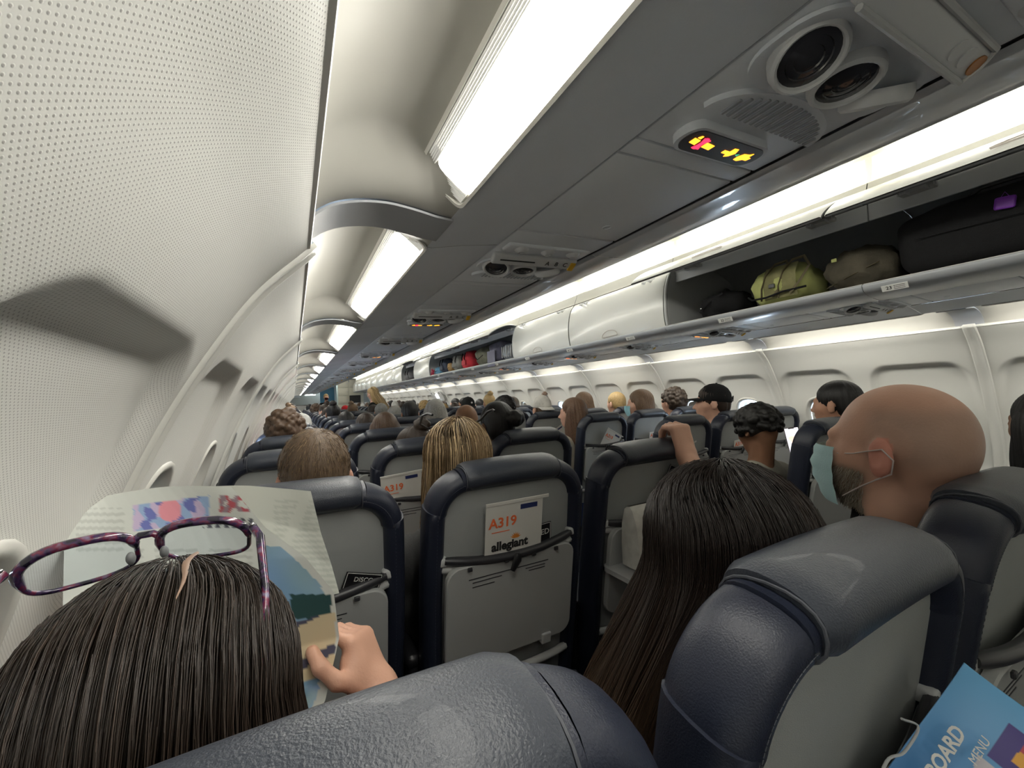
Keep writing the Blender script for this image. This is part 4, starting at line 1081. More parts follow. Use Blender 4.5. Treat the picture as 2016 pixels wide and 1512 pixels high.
def mask_mesh():
    v=[]; n=13; m=9
    for j in range(m):
        for i in range(n):
            a=math.radians(-62+124*i/(n-1)); e=j/(m-1); z=-.018-.085*e
            r=.075+.010*math.sin(e*PI); y=.030+r*math.cos(a)*(1.12-.10*e)+.012*math.exp(-(a*2.2)**2)*(1-e)
            v.append((.068*math.sin(a)*(1-.12*e),y,z+.004*math.sin(e*PI*6)*0))
    V=np.array(v); F=grid_faces(m,n); me=mesh_np('face_mask',V,F,True); me.materials.append(M_BLACKP); return me
ME_MASK=mask_mesh()
# ------------------------------------------------------------------ the people the photograph shows, front rows first
def seatpos(r,s,dx=0,dy=.17): return SEATX[s]+dx, rowy(r)+dy
def P_(r,s,ztop,turn,style,hair,skin,cloth,label,dx=0,dy=.17,**k):
    x,y=seatpos(r,s,dx,dy); TAKEN.add((r,s)); return person(x,y,ztop,turn,style,hair,skin,cloth,label,**k)
TAKEN=set()
P_(0,'D',1.235,2,'long',BLACK,SK3,(.012,.012,.014),'black-haired person at the right edge, behind the bald man',dx=.12,dy=.16)
P_(2,'C',1.255,0,'lowbun',BLACK,SK3,(.02,.02,.025),'person with black hair in a low bun, dark top, left aisle seat',dx=-.10)
P_(2,'B',1.17,1,'bun',DKBR,SK2,(.05,.04,.04),'person with brown hair in a messy top bun, left middle seat',dx=-.02)
P_(3,'B',1.215,0,'bob',BROWN,SK2,(.03,.03,.04),'brown-haired person just beyond the messy bun',dx=.0)
P_(3,'A',1.255,0,'curly',BROWN,SK2,(.10,.06,.04),'curly brown-haired person by the left wall',dx=-.03)
P_(3,'C',1.24,0,None,BROWN,(.22,.105,.05),(.04,.03,.03),'close-shaven brown-headed person in the left aisle seat',dx=.03)
P_(4,'C',1.275,0,'long',GREY,SK1,(.05,.05,.06),'grey long-haired person in the left aisle seat',dx=.05)
P_(4,'B',1.20,0,'cut',DKBR,SK2,(.03,.03,.03),'dark-haired person low behind the seat tops, left middle')
P_(4,'A',1.235,0,'short',DKBR,SK1,(.60,.06,.05),'person in red by the left wall, past the curly head')
P_(3,'D',1.245,1,'long',(.13,.07,.04),SK1,(.50,.45,.36),'long-haired brunette in cream sweater leaning into the aisle',dx=-.14,dy=.20)
P_(4,'E',1.285,0,'bob',(.22,.14,.09),SK1,(.2,.2,.2),'light brown-haired person ahead of the cream sweater',dx=.02)
P_(3,'E',1.285,1,'bob',(.14,.085,.05),SK1,(.2,.2,.24),'brunette in blue face mask turned left, right middle seat',dx=.05,mask=(.30,.55,.62))
P_(4,'F',1.27,0,'short',BLOND,SK1,(.3,.3,.3),'blond person beside the right windows, behind the masked brunette',dx=-.02)
P_(3,'F',1.285,0,'curly',(.05,.035,.025),SK1,(.05,.05,.05),'dark curly-haired person by the right window',dx=-.02)
P_(2,'E',1.295,1,'cut',DKBR,SK1,(.02,.02,.02),'person in black baseball cap turned left, right middle seat',cap=((.012,.012,.013),),dx=-.02)
P_(1,'E',1.285,0,'cut',BLACK,SK2,(.02,.02,.02),'black-haired person near the right wall, left of bald man',dx=-.03)
P_(4,'D',1.262,0,'cut',BROWN,SK1,(.1,.1,.1),'person in white cap worn backwards, right aisle seat',cap=((.62,.60,.56),True),dx=.02)
P_(5,'D',1.265,0,'afro',BLACK,SK4,(.03,.03,.03),'round black-haired person beyond the white cap')
LEAFCAP=P_(6,'D',1.275,0,'cut',DKBR,SK2,(.03,.03,.03),'person in black cap with white leaf mark',cap=((.015,.015,.015),True),dx=-.14)
P_(6,'E',1.26,0,'short',(.10,.08,.06),SK1,(.1,.1,.08),'person in dark hair right of the leaf cap')
P_(7,'E',1.31,0,'bun',BLOND,SK1,(.2,.2,.2),'blond person with high bun, right middle seat')
P_(6,'F',1.27,0,'bun',BROWN,SK1,(.2,.2,.2),'brown-haired person with bun near the right windows')
lab={'cut':'short dark hair','bob':'bobbed hair','long':'long hair','bun':'hair in a bun','curly':'curly hair','short':'cropped hair','afro':'rounded hair'}
rr=random.Random(5)
for r in range(5,22):
    for s in 'ABCDEF':
        if (r,s) in TAKEN or rr.random()<.22: continue
        st=rr.choice(['cut','short','cut','bob','long','bun','curly','short']); hc=rr.choice([BLACK,DKBR,DKBR,BROWN,LTBR,GREY,BLACK,BROWN,BLOND if rr.random()<.4 else DKBR])
        hn={BLACK:'black',DKBR:'dark brown',BROWN:'brown',LTBR:'light brown',GREY:'grey',BLOND:'blond'}[hc]
        cp=None; q=rr.random()
        if q<.06: cp=((.60,.60,.58),rr.random()<.5); cn='white cap'
        elif q<.14: cp=((.015,.015,.02),rr.random()<.5); cn='black cap'
        if (r,s)==(13,'C'): cp=((.70,.04,.05),False); cn='red cap'; st='cut'
        if cp: st='cut'
        what=('in a %s'%cn) if cp else ('with %s %s'%(hn,lab[st].replace('dark ','')))
        cl=rr.choice([(.02,.02,.03),(.05,.05,.06),(.15,.15,.16),(.3,.3,.3),(.10,.03,.03),(.04,.07,.15),(.45,.42,.38)])
        x,y=seatpos(r,s,rr.uniform(-.05,.05)); sk=rr.choice([SK1,SK1,SK2,SK3])
        person(x,y,rr.uniform(1.19,1.275),rr.choice([0,0,0,1,2]),st,hc,sk,cl,'person %s, %s column, %s row from camera'%(what,SEATW[s],ORD[r]),cap=cp,lean=rr.uniform(-3,3))
def leaf_mark(t):
    c=[o for o in t.children if o.name.split('.')[0]=='cap'][0]; g=G(); z0=Vector((0,.100,.055))
    for k,l in zip((-70,-38,0,38,70),(.014,.021,.026,.021,.014)):
        a=math.radians(k); d=Vector((math.sin(a),-.25*math.cos(a),math.cos(a))); n=Vector((math.cos(a),0,-math.sin(a)))*.004; g.add([z0,z0+d*l*.5+n,z0+d*l,z0+d*l*.5-n],[(0,1,2,3)])
    g.v=[(x,y+.006,z) for x,y,z in g.v]; g.obj('leaf_mark',M_WHITEPL,c)
leaf_mark(LEAFCAP)
# ------------------------------------------------------------------ nearest people, each modelled in its own pose
def loc_of(base, s):                   # world point -> local point relative to the head centre
    return lambda p: tuple((Vector(p)-Vector(base))/s - HC)
def hero(x, y, s, label):
    t=empty('person',(x,y,0),0,label,'person'); t.scale=(s,s,s); return t
def attach(t, name, VQ, m, col=None):
    me=mesh_np(name,VQ[0],VQ[1],True,col=col); return obj(name,me,t,m)
M_SKINV=mat('skin_painted',(.6,.35,.25),.46,.4,('noise',260,.18),attr=True)
# --- woman reading the newspaper
s=.915; bx,by=-1.625,.43; L=loc_of((bx,by,0),s)
wr=Vector(at(746,1362,.622)); kn=Vector(at(695,1230,.668)); el=Vector(at(800,1560,.50))
wr2=Vector((-1.72,.64,.93)); el2=Vector((-1.80,.48,.80))
t=hero(bx,by,s,'dark-haired woman with glasses pushed up, reading a newspaper by the wall')
hR=rot(rx=-16,rz=2); ho=(.0,.0,-.005)
armsN=[((-.17,.03,-.29),L(el2),L(wr2)),((.18,.03,-.29),L(el),L(wr))]
def hframe(wr,fd,back,base,s):
    y=Vector(fd).normalized(); z=Vector(back); z=(z-y*z.dot(y)).normalized(); x=y.cross(z); o=(Vector(wr)-Vector(base))/s
    return axes(x,y,z,o)
Mh=hframe(wr,kn-wr,(.86,-.48,.20),(bx,by,0),s)
Mh2=hframe(wr2,(0,.3,.9),(-.3,-.8,.2),(bx,by,0),s)
V,Q,o=body('body',hR,ho,armsN,h=.0045,hands=[dict(M=Mh2,thumb=1,curl=(40,50,30)),dict(M=Mh,thumb=-1,curl=(38,45,28),tcurl=(58,-14,34),s=1.0,spread=2)],hs=1.0,detail=True)
hw=HC+Vector(ho)
base=np.tile(np.array((.66,.37,.26)),(len(V),1)); attach(t,'body',(V,Q),M_SKINV,base)
_n=[Vector(q) for q in armsN[1]]; attach(t,'shirt',shirt([armsN[0],(armsN[1][0],armsN[1][1],tuple(_n[1].lerp(_n[2],.35)))],wide=.98),cloth_mat((.014,.014,.017))); put(ME_TROU,t,cloth_mat((.02,.022,.03))); put(ME_SHOE,t,M_BLACKP)
def hero_hair(t, hw, hR, style, P, phi, cols, rad, base_col, seed=3, shell=True, parent=None):
    hp=empty('hair',parent=t); hp.matrix_local=Matrix.Translation(hw)@hR.to_4x4()
    V,Q=hair_shell(style,seed=seed); me=mesh_np('hair_mass',V,Q,True); obj('hair_mass',me,hp,hair_mat(base_col,.55))
    if P is not None: ribbons(P,rad,cols,'strands',M_HAIRA,hp)
    return hp
P,phi,t0,lay=strands(9500,R=(.094,.112,.102),C=(0,-.018,.028),crown=(0,.15,1),length=.26,seg=18,seed=4,gap=.9,flare=.022,lay=.018,wave=.003)
keep=~((np.abs(phi)<.10)|(np.abs(np.abs(phi)-PI)<.05)&(t0<.45)); P=P[keep]
cols=strand_cols(len(P),(.026,.017,.012),.30,4,18,tip=(.040,.022,.014),hi=(.06,.04,.03),hifrac=.06)
hp=hero_hair(t,hw,hR,'bob',P,phi,cols,.00055,(.022,.014,.011))
g=G()                                  # the pale parting seen from above
pts=[]; 
for k in range(12):
    a=math.radians(-6+50*k/11); pts.append(Vector((.020+.0015*math.sin(k*.9),-.018-.1215*math.sin(a),.028+.1112*math.cos(a))))
w_=[.0005,.0018,.003,.004,.0045,.0048,.0045,.004,.003,.0024,.0014,.0005]
v=[]; 
for p,q in zip(pts,w_): q*=.6; v+=[(p.x-q,p.y,p.z-.0015),(p.x,p.y,p.z+.0004),(p.x+q,p.y,p.z-.0015)]
g.add(v,[(3*i,3*i+1,3*i+4,3*i+3) for i in range(11)]+[(3*i+1,3*i+2,3*i+5,3*i+4) for i in range(11)]); g.obj('parting',skin_mat((.27,.175,.125)),hp,True)
# --- her glasses, tortoise frames with plum and navy flecks
gm=mat('tortoise_frame',(.05,.02,.05),.18,.6,coat=.6); nt=gm.node_tree; nz=nt.nodes.new('ShaderNodeTexNoise'); nz.inputs['Scale'].default_value=110; nz.inputs['Detail'].default_value=2
tc=nt.nodes.new('ShaderNodeTexCoord'); nt.links.new(tc.outputs['Object'],nz.inputs['Vector']); cr=nt.nodes.new('ShaderNodeValToRGB'); e=cr.color_ramp.elements
e[0].position=.40; e[0].color=(.012,.010,.022,1); e[1].position=.76; e[1].color=(.20,.20,.32,1); q=e.new(.50); q.color=(.06,.03,.09,1); q=e.new(.58); q.color=(.16,.02,.05,1)
nt.links.new(nz.outputs[0],cr.inputs[0]); nt.links.new(cr.outputs[0],nt.nodes['Principled BSDF'].inputs['Base Color'])
gt=empty('eyeglasses',(0,0,0),0,'plum and navy tortoise eyeglasses resting on the reading woman\'s hair','eyeglasses')
gc=Vector(at(292,1072,.47)); gR=rot(rx=38,rz=4,ry=-1); gt.matrix_world=Matrix.Translation(gc)@gR.to_4x4()@Matrix.Scale(1.1,4)
def rim(cx,w,h):
    return [Vector((cx+w*abs(math.cos(a))**.75*(1 if math.cos(a)>0 else -1),-.012*((cx+w*math.cos(a))/.07)**2,h*abs(math.sin(a))**.85*(1 if math.sin(a)>0 else -1)-(.006 if math.sin(a)<0 else 0))) for a in np.linspace(0,2*PI,33)[:-1]]
for sx in (-1,1):
    r_=rim(sx*.037,.030,.021); g=G(); rad=[.0034 if p.z>.0 else .0018 for p in r_]; g.tube(r_+[r_[0]],rad+[rad[0]],8,cap=False); g.obj('rim',gm,gt,auto=60)
    g=G(); g.add([p*1.0 for p in r_],[tuple(range(len(r_)))]); g.obj('lens',M_GLASS,gt)
g=G(); g.tube([(-.009,0,.006),(-.004,.002,.010),(.004,.002,.010),(.009,0,.006)],.0028,8); g.obj('bridge',gm,gt,auto=60)
g=G(); g.sphere((-.010,-.007,-.004),(.003,.004,.006)); g.obj('nose_pad',M_BININ,gt,True); g=G(); g.sphere((.010,-.007,-.004),(.003,.004,.006)); g.obj('nose_pad',M_BININ,gt,True)
for sx in (-1,1):
    a=Vector((sx*.070,-.013,.014)); g=G(); g.tube([a,a+Vector((sx*.005,-.012,.001)),a+Vector((sx*.007,-.060,.002)),a+Vector((sx*.004,-.110,-.002)),a+Vector((sx*-.001,-.135,-.022))],[.0034,.0034,.0028,.0026,.0022],8,flat=1.3); ar=g.obj('temple',gm,gt,auto=60)
    g=G(); g.sphere(a+Vector((sx*.0,-.001,.0045)),.0016); g.obj('hinge_dot',M_CHROME,ar,True)
# --- newspaper
def paper(rows, name, label, colfn, ydepth, nu=150, nv=150, cat='newspaper', bend=None):
    """rows: list of pixel polylines from left to right, top row first; every vertex is put at its own depth"""
    R_=[crom(r,6) for r in rows]; n=min(len(a) for a in R_); R_=np.array([a[np.linspace(0,len(a)-1,nu).astype(float).round().astype(int)] if False else np.stack([np.interp(np.linspace(0,1,nu),np.linspace(0,1,len(a)),a[:,k]) for k in (0,1,2)],1) for a in R_])
    VV=np.array([[np.interp(np.linspace(0,1,nv),np.linspace(0,1,len(rows)),R_[:,i,k]) for k in (0,1,2)] for i in range(nu)])   # nu,3,nv
    pxs=VV.transpose(2,0,1).reshape(-1,3); pts=[at(p[0],p[1],p[2]) for p in pxs]
    col=colfn(pxs[:,0],pxs[:,1]); me=mesh_np(name,pts,grid_faces(nv,nu),True,col=col); return me
rs=np.random.RandomState(3)
def blot(x,y,sc,seed):
    r=np.random.RandomState(seed); return sum(np.sin(x/sc*r.uniform(.4,1.6)+y/sc*r.uniform(-1.4,1.4)+r.uniform(0,6)) for _ in range(5))/5
def col_main(x,y):
    c=np.tile((.60,.62,.58),(len(x),1)).astype(float); c*= (1+.03*blot(x,y,20,1))[:,None]
    # faint columns and headings
    m=(x>150)&(x<245)&(y>1000)&(y<1090)&(np.sin(y/2.2)>.1); c[m]*=.82
    m=(x>270)&(x<500)&(y>1080)&(y<1160)&(np.sin(y/2.0)>.1)&(np.sin(x/17)>-.8); c[m]*=.80
    y1=y+(x-262)*.13
    m=(x>262)&(x<412)&(y1>995)&(y1<1048); b=blot(x,y,7,2); b2=blot(x,y,9,5)
    c[m]=np.where((b[m]>.12)[:,None],(.16,.18,.45),np.where((b2[m]>0)[:,None],(.55,.45,.62),(.30,.42,.62)))
    m&=((x-335)**2+(y-1005)**2<500); c[m]=(.75,.30,.35)
    m=(x>432)&(x<492)&(y>976)&(y<1008)&(blot(x,y,5,7)>-.2); c[m]=np.where((blot(x,y,4,8)[m]>0)[:,None],(.45,.10,.12),(.30,.22,.25))
    m=(x>400)&(x<505)&(y>1020)&(y<1040)&(np.sin(x/2.6)+.4*np.sin(x/1.3+y)>-.1); c[m]=(.10,.10,.12)
    # the big blue picture on the curled part
    ed=np.interp(y,[960,1030,1090,1150,1200,1290,1440],[455,515,590,650,668,668,610])
    m=(x>520)&(y>1075)&(x<ed-20); c[m]=np.stack([.22+.05*blot(x,y,25,9),.36+.05*blot(x,y,25,9),.50+.05*blot(x,y,30,4)],1)[m]
    m=(x>572)&(x<652)&(y>1170)&(y<1218); c[m]=(.030,.075,.075)
    m=(x>560)&(x<660)&(y+(x-590)*.25>1222)&(y+(x-590)*.3<1345); c[m]=np.where((np.sin((y[m]+.5*x[m])/14)>.75)[:,None],(.08,.08,.12),(.62,.52,.34))
    m=(x>560)&(y>1350)&(x<ed-14); c[m]=np.stack([.28+.14*blot(x,y,8,3),.42+.14*blot(x,y,8,3),.55+.12*blot(x,y,9,6)],1)[m]
    return np.clip(c,0.01,1)
def col_back(x,y):
    c=np.tile((.47,.48,.43),(len(x),1)).astype(float); m=(np.sin(y/1.8)>.0)&(x>540)&(y>985)&(np.sin(x/23+y/60)>-.9); c[m]*=.85; return c
nt_=empty('newspaper',tuple(at(420,1200,.62)),0,'open newspaper held up by the woman at the left wall','newspaper')
M_PAPER=mat('newsprint',(.6,.6,.56),.85,.2,attr=True)
rows=[[(128,1002,.66),(200,978,.69),(330,958,.70),(455,958,.68)],[(126,1080,.65),(250,1050,.68),(400,1035,.69),(522,1038,.66)],[(124,1180,.63),(260,1140,.66),(430,1110,.67),(600,1096,.635)],
      [(122,1290,.60),(280,1240,.63),(460,1200,.65),(657,1165,.625)],[(122,1400,.57),(280,1350,.61),(470,1300,.64),(668,1255,.625)],[(122,1500,.55),(280,1470,.59),(460,1440,.62),(640,1380,.60)],[(122,1600,.53),(280,1580,.57),(440,1560,.60),(560,1500,.58)]]
o=obj('front_sheet',paper(rows,'front_sheet','',col_main,0),None,M_PAPER); o.parent=nt_; o.matrix_parent_inverse=Matrix.Translation(nt_.location).inverted()
rows=[[(400,958,.715),(480,956,.72),(560,962,.725),(612,967,.72)],[(440,1010,.71),(500,1020,.715),(580,1040,.72),(632,1050,.71)],[(480,1080,.70),(560,1090,.70),(620,1100,.70),(652,1110,.69)],[(520,1180,.68),(580,1180,.68),(630,1175,.67),(668,1168,.66)]]
o=obj('back_sheet',paper(rows,'back_sheet','',col_back,0,60,60),None,M_PAPER); o.parent=nt_; o.matrix_parent_inverse=Matrix.Translation(nt_.location).inverted()
# --- long-haired woman in the next seat
s=.928; bx,by=-1.012,.385; L=loc_of((bx,by,0),s)
t=hero(bx,by,s,'woman with very long dark brown hair seated between newspaper reader and bald man')
hR=rot(rx=-6,rz=-6,ry=3)
V,Q,o=body('body',hR,(-.0,.0,.0),LAP,h=.008); attach(t,'body',(V,Q),skin_mat(SK2)); put(ME_SHIRT,t,cloth_mat((.013,.012,.014))); put(ME_TROU,t,cloth_mat((.02,.022,.03))); put(ME_SHOE,t,M_BLACKP)
P,phi,t0,lay=strands(9000,R=(.098,.114,.104),C=(0,-.022,.026),crown=(.0,-.05,1),length=.52,seg=24,seed=9,gap=.75,flare=.03,lay=.022,wave=.006,jit=.003)
# hair over the backrest side slides to the left of the seat, the rest lies on the shoulders
z=P[:,:,2]; drop=np.clip((-.02-z)/.30,0,1)
P[:,:,0]-= .105*drop**1.2; m=P[:,:,0]>.02; P[:,:,0]=np.where(m&(drop>.05),P[:,:,0]*(1-.35*drop),P[:,:,0]); P[:,:,1]+= .035*drop
P[:,:,0]-=.035*np.sin(np.clip(-z/.5,0,1)*5)*drop*.6
zw=(P[:,:,2]+1.14)*s; lim=(.215+(1.13-zw)*TAN+.088-by)/s+.02*lay[:,None]; rp=np.clip((1.07-zw)/.12,0,1); P[:,:,1]=P[:,:,1]*(1-rp)+np.maximum(P[:,:,1],lim)*rp
cols=strand_cols(len(P),(.020,.013,.010),.4,9,24,tip=(.26,.14,.055),pw=3.0)
hero_hair(t,HC,hR,'long',P,phi,cols,.0006,(.014,.010,.008),seed=5)
# --- bald man with the blue mask, left hand on the seat in front
s=1.02; bx,by=-.515,.362; L=loc_of((bx,by,0),s)
wr=Vector((-.428,.905,1.075)); el=Vector((-.60,.64,.93))
t=hero(bx,by,s,'bald bearded man in blue face mask and black top, gripping the seat ahead')
armsB=[((-.20,.02,-.27),L(el),L(wr)),LAP[1]]
Mb=hframe(wr,(0,.25,.97),(0,-.97,.25),(bx,by,0),s)
hR=rot(rx=3,rz=-2)
def ex_b(F,o,R):
    T=lambda x,y,z: tuple(o+R@Vector((x,y,z)))
    F.ell(T(0,-.060,-.075),(.052,.035,.030),None,.012)                 # roll of the nape
    F.cap(T(-.045,-.088,-.052),T(.045,-.088,-.052),.004,.004,.008,sub=True)
    F.cap(T(-.04,-.02,-.12),T(.04,-.02,-.12),.038,.038,.03)
V,Q,o=body('body',hR,(0,-.005,.0),armsB,h=.0045,hands=[dict(M=Mb,thumb=1,curl=(62,52,30),tcurl=(28,-40,10),s=1.04,spread=1),None],hs=1.03,wide=1.06,detail=True,neckfat=1.12,extra=ex_b)
q=(V-np.array(o))@np.array(hR)/1.03     # head space
c=np.tile(np.array((.62,.36,.26)),(len(V),1)); nzv=np.array([noise.noise(Vector(p)*38) for p in V[:]]) if len(V)<160000 else 0
isH=(q[:,2]>-.14)&(np.linalg.norm(q,axis=1)<.19)
st=sstep(-.045,-.01,q[:,2])*sstep(.088,.055,q[:,2])*sstep(.035,-.01,q[:,1]); st=np.where(np.abs(q[:,0])>.070,st*.8,st)*isH
c=c*(1-.45*st[:,None])+np.array((.26,.22,.19))*(.45*st)[:,None]         # cropped stubble on the sides of the scalp
bd=sstep(.005,.035,q[:,1])*sstep(-.028,-.050,q[:,2])*sstep(-.155,-.125,q[:,2]); bd=bd*isH
bd=np.clip(bd*(.8+.5*nzv),0,1)
c=c*(1-bd[:,None]*.85)+np.array((.27,.22,.165))*(bd*.85)[:,None]
ear=(np.abs(q[:,0])>.0745)&(np.abs(q[:,0])<.11)&(np.abs(q[:,1])<.06)&(q[:,2]<.03)&(q[:,2]>-.055); c[ear]=(.62,.27,.20)
c*=(1+.06*nzv)[:,None] if not np.isscalar(nzv) else 1
attach(t,'body',(V,Q),M_SKINV,np.clip(c,0,1)); _b=[Vector(q) for q in armsB[0]]; attach(t,'shirt',shirt([(armsB[0][0],tuple(_b[0].lerp(_b[1],.8)),tuple(_b[0].lerp(_b[1],.9))),LAP[1]],wide=1.08,g=.014),cloth_mat((.008,.008,.009))); put(ME_TROU,t,cloth_mat((.02,.022,.03))); put(ME_SHOE,t,M_BLACKP)
n=900; rb=np.random.RandomState(8); src=np.where(bd>.55)[0]                 # short beard hairs
if len(src):
    pk=src[rb.randint(0,len(src),n*3)]; p0=V[pk]; dirn=(p0-np.array(o)); dirn/=np.linalg.norm(dirn,axis=1)[:,None]
    dirn=dirn*.6+np.array([0,.1,-.9])+rb.normal(0,.25,dirn.shape); Pb=p0[:,None,:]+dirn[:,None,:]*np.linspace(0,.009,4)[None,:,None]
    ribbons(Pb,.0005,strand_cols(len(Pb),(.38,.33,.26),.5,2,4),'beard',M_HAIRA,t)
g=G(); g.lathe([(.088,-.235),(.075,-.20),(.0685,-.165),(.0665,-.135),(.0625,-.133),(.062,-.16)],28,Matrix.Translation(HC+Vector((0,-.022,0)))@rot(rx=8).to_4x4()); g.obj('collar',cloth_mat((.008,.008,.009)),t,True)
M_MASKB=mat('mask_blue',(.55,.80,.85),.8,.2,('noise',300,.3))
mv=[]; nn=27; mm=15
for j in range(mm):
    for i in range(nn):
        a=math.radians(-66+132*i/(nn-1)); e=j/(mm-1); z=-.012-.100*e
        r=.078+.016*math.sin(e*PI)+.0020*math.sin(e*PI*7)
        mv.append((.071*math.sin(a)*(1-.14*e),.030+r*math.cos(a)*(1.10-.08*e)+.010*math.exp(-(a*2.2)**2)*(1-e),z+.006*abs(math.sin(a))*(1-2*e)))
hm=empty('face_mask',parent=t); hm.matrix_local=Matrix.Translation(o)@hR.to_4x4()@Matrix.Scale(1.03,4)
me=mesh_np('cloth',mv,grid_faces(mm,nn),True); obj('cloth',me,hm,M_MASKB)
for sx in (-1,1):
    g=G(); g.tube([(sx*.060,.062,-.018),(sx*.073,.030,-.012),(sx*.083,.008,-.004),(sx*.0905,-.018,.004),(sx*.092,-.034,-.012),(sx*.088,-.030,-.036),(sx*.082,-.008,-.050),(sx*.072,.020,-.070),(sx*.056,.055,-.098)],.0013,6); g.obj('ear_loop',mat('elastic_white',(.6,.52,.5),.8) if sx<0 else bpy.data.materials['elastic_white'],hm,auto=60)
# --- man with short hair, two rows of heads: nearest of the middle distance
s=(1.222-.113)/1.14; t=hero(-1.485,rowy(1)+.19,s,'man with cropped light brown hair seated beyond the newspaper'); TAKEN.add((1,'A'))
put(BODY[0],t,skin_mat((.66,.36,.26))); put(ME_SHIRT,t,cloth_mat((.02,.02,.025))); put(ME_TROU,t,cloth_mat((.02,.022,.03))); put(ME_SHOE,t,M_BLACKP)
P,phi,t0,lay=strands(5200,R=(.080,.101,.091),C=(0,-.016,.030),crown=(.1,-.35,1),length=0,seg=5,seed=14,gap=0,th0=2.25,flare=0,shortcut=.010,thmax=3.0,lay=.010,jit=.002)
z=P[:,0,2]; k_=(z>-.055)&~((P[:,0,1]>.03)&(z<.06))&~((np.abs(P[:,0,0])>.070)&(z<-.01)&(P[:,0,1]>-.03)); P=P[k_]
cols=strand_cols(len(P),(.16,.105,.062),.4,14,5,hi=(.34,.24,.14),hifrac=.35)
hero_hair(t,HC,rot(),'short',P,None,cols,.0007,(.115,.075,.045),seed=6)
# --- woman with blond highlights and sunglasses on her head
s=(1.222-.118)/1.14; t=hero(-1.112,rowy(1)+.19,s,'woman with blond-streaked straight hair and sunglasses on her head'); TAKEN.add((1,'B'))
put(BODY[0],t,skin_mat(SK1)); put(ME_SHIRT,t,cloth_mat((.05,.05,.05))); put(ME_TROU,t,cloth_mat((.02,.022,.03))); put(ME_SHOE,t,M_BLACKP)
P,phi,t0,lay=strands(3200,R=(.092,.110,.101),C=(0,-.020,.028),crown=(0,-.1,1),length=.22,seg=14,seed=21,gap=.8,flare=.012,lay=.016,wave=.004)
cols=strand_cols(len(P),(.20,.13,.065),.4,21,14,hi=(.62,.46,.27),hifrac=.30)
hero_hair(t,HC,rot(),'long',P,phi,cols,.0011,(.13,.085,.045),seed=7)
st=empty('sunglasses',(0,0,0),0,'black sunglasses pushed up on the blond-streaked head','sunglasses'); st.matrix_world=Matrix.Translation(Vector((-1.112,rowy(1)+.19,0))+(HC+Vector((0,.045,.092)))*s)@rot(rx=-45).to_4x4()
for sx in (-1,1):
    g=G(); g.sphere((sx*.035,-.002,0),(.032,.004,.022)); g.obj('lens',M_SMOKE,st,True)
    g=G(); g.tube([(sx*.070,-.006,.008),(sx*.095,-.03,.004),(sx*.100,-.08,-.01),(sx*.097,-.115,-.035),(sx*.092,-.13,-.055)],.0035,6); g.obj('temple',M_BLACKP,st,auto=60)
g=G(); g.tube([(-.07,-.006,.008),(-.01,0,.012),(.01,0,.012),(.07,-.006,.008)],.0028,6); g.obj('bridge',M_BLACKP,st,auto=60)
# --- person in beige shirt with a phone, across the aisle
s=(1.205-.125)/1.14; bx,by=.47,rowy(1)+.26; t=hero(bx,by,s,'black-haired person in pale beige shirt holding up a phone'); TAKEN.add((1,'D'))
ph=Vector(at(1563,866,1.42)); L=loc_of((bx,by,0),s)
arP=[LAP[0],((.20,.02,-.27),L(ph+Vector((.06,-.05,-.22))),L(ph+Vector((.01,.0,-.085))))]
Mp=hframe(ph+Vector((.01,.0,-.085)),(-.2,.1,1),(.2,1,.0),(bx,by,0),s)
V,Q,o=body('body',rot(rx=-14,rz=-12),(0,.0,0),arP,h=.006,hands=[None,dict(M=Mp,thumb=-1,curl=(20,60,40),s=1.0)],wide=1.12)
attach(t,'body',(V,Q),skin_mat(SK3)); sh=attach(t,'shirt',shirt(arP,wide=1.16,g=.018,sleeves=False),cloth_mat((.36,.345,.29))); put(ME_TROU,t,cloth_mat((.02,.022,.03))); put(ME_SHOE,t,M_BLACKP)
put(HAIR['afro'],t,hair_mat(BLACK,.7),HC,rot(rx=-14,rz=-12),s=.90)
pt=empty('phone',tuple(ph),0,'bright phone screen showing a baby photograph','phone')
zdir=(CAM-ph).normalized(); zdir=(zdir+Vector((.15,0,0))).normalized(); yy=(Vector((-.28,0,1))-zdir*Vector((-.28,0,1)).dot(zdir)).normalized(); pt.matrix_world=axes(yy.cross(zdir),yy,zdir,ph)
g=G(); g.prism(rrect(.076,.152,.012),Matrix.Translation((0,0,-.008)),.008); mk(g,'case',mat('phone_case',(.05,.01,.012),.4),pt)
x_=np.linspace(-.035,.035,60); y_=np.linspace(-.072,.072,110); XX,YY=np.meshgrid(x_,y_,indexing='ij'); X1,Y1=XX.ravel(),YY.ravel()
c=np.tile((.50,.50,.54),(len(X1),1))*(1+.25*(Y1/.072))[:,None]
m=((X1+.006)/.019)**2+((Y1+.005)/.021)**2<1; c[m]=(.80,.47,.36); m=((X1+.006)/.020)**2+((Y1-.012)/.012)**2<1; c[m]=(.60,.38,.30)
for ex_,ey_ in ((-.012,-.004),(.000,-.004)): m=((X1-ex_)/.0022)**2+((Y1-ey_)/.0018)**2<1; c[m]=(.15,.08,.07)
m=((X1+.005)/.005)**2+((Y1+.014)/.0018)**2<1; c[m]=(.55,.18,.18)
m=(Y1<-.022-(X1-.0)*.35)&(X1>-.02+(-.05-Y1)*.2); c[m]=(.85,.84,.86); m=(Y1<-.050); c[m]=c[m]*.9
m=(np.abs(X1)<.016)&(Y1>.067); c[m]=.01
me=mesh_np('screen',np.stack([X1,Y1,np.full(len(X1),.0006)],1),grid_faces(60,110),False,col=c); sc=obj('screen',me,pt,mat('phone_screen',(.8,.8,.8),.2,emit=.9,attr=True))
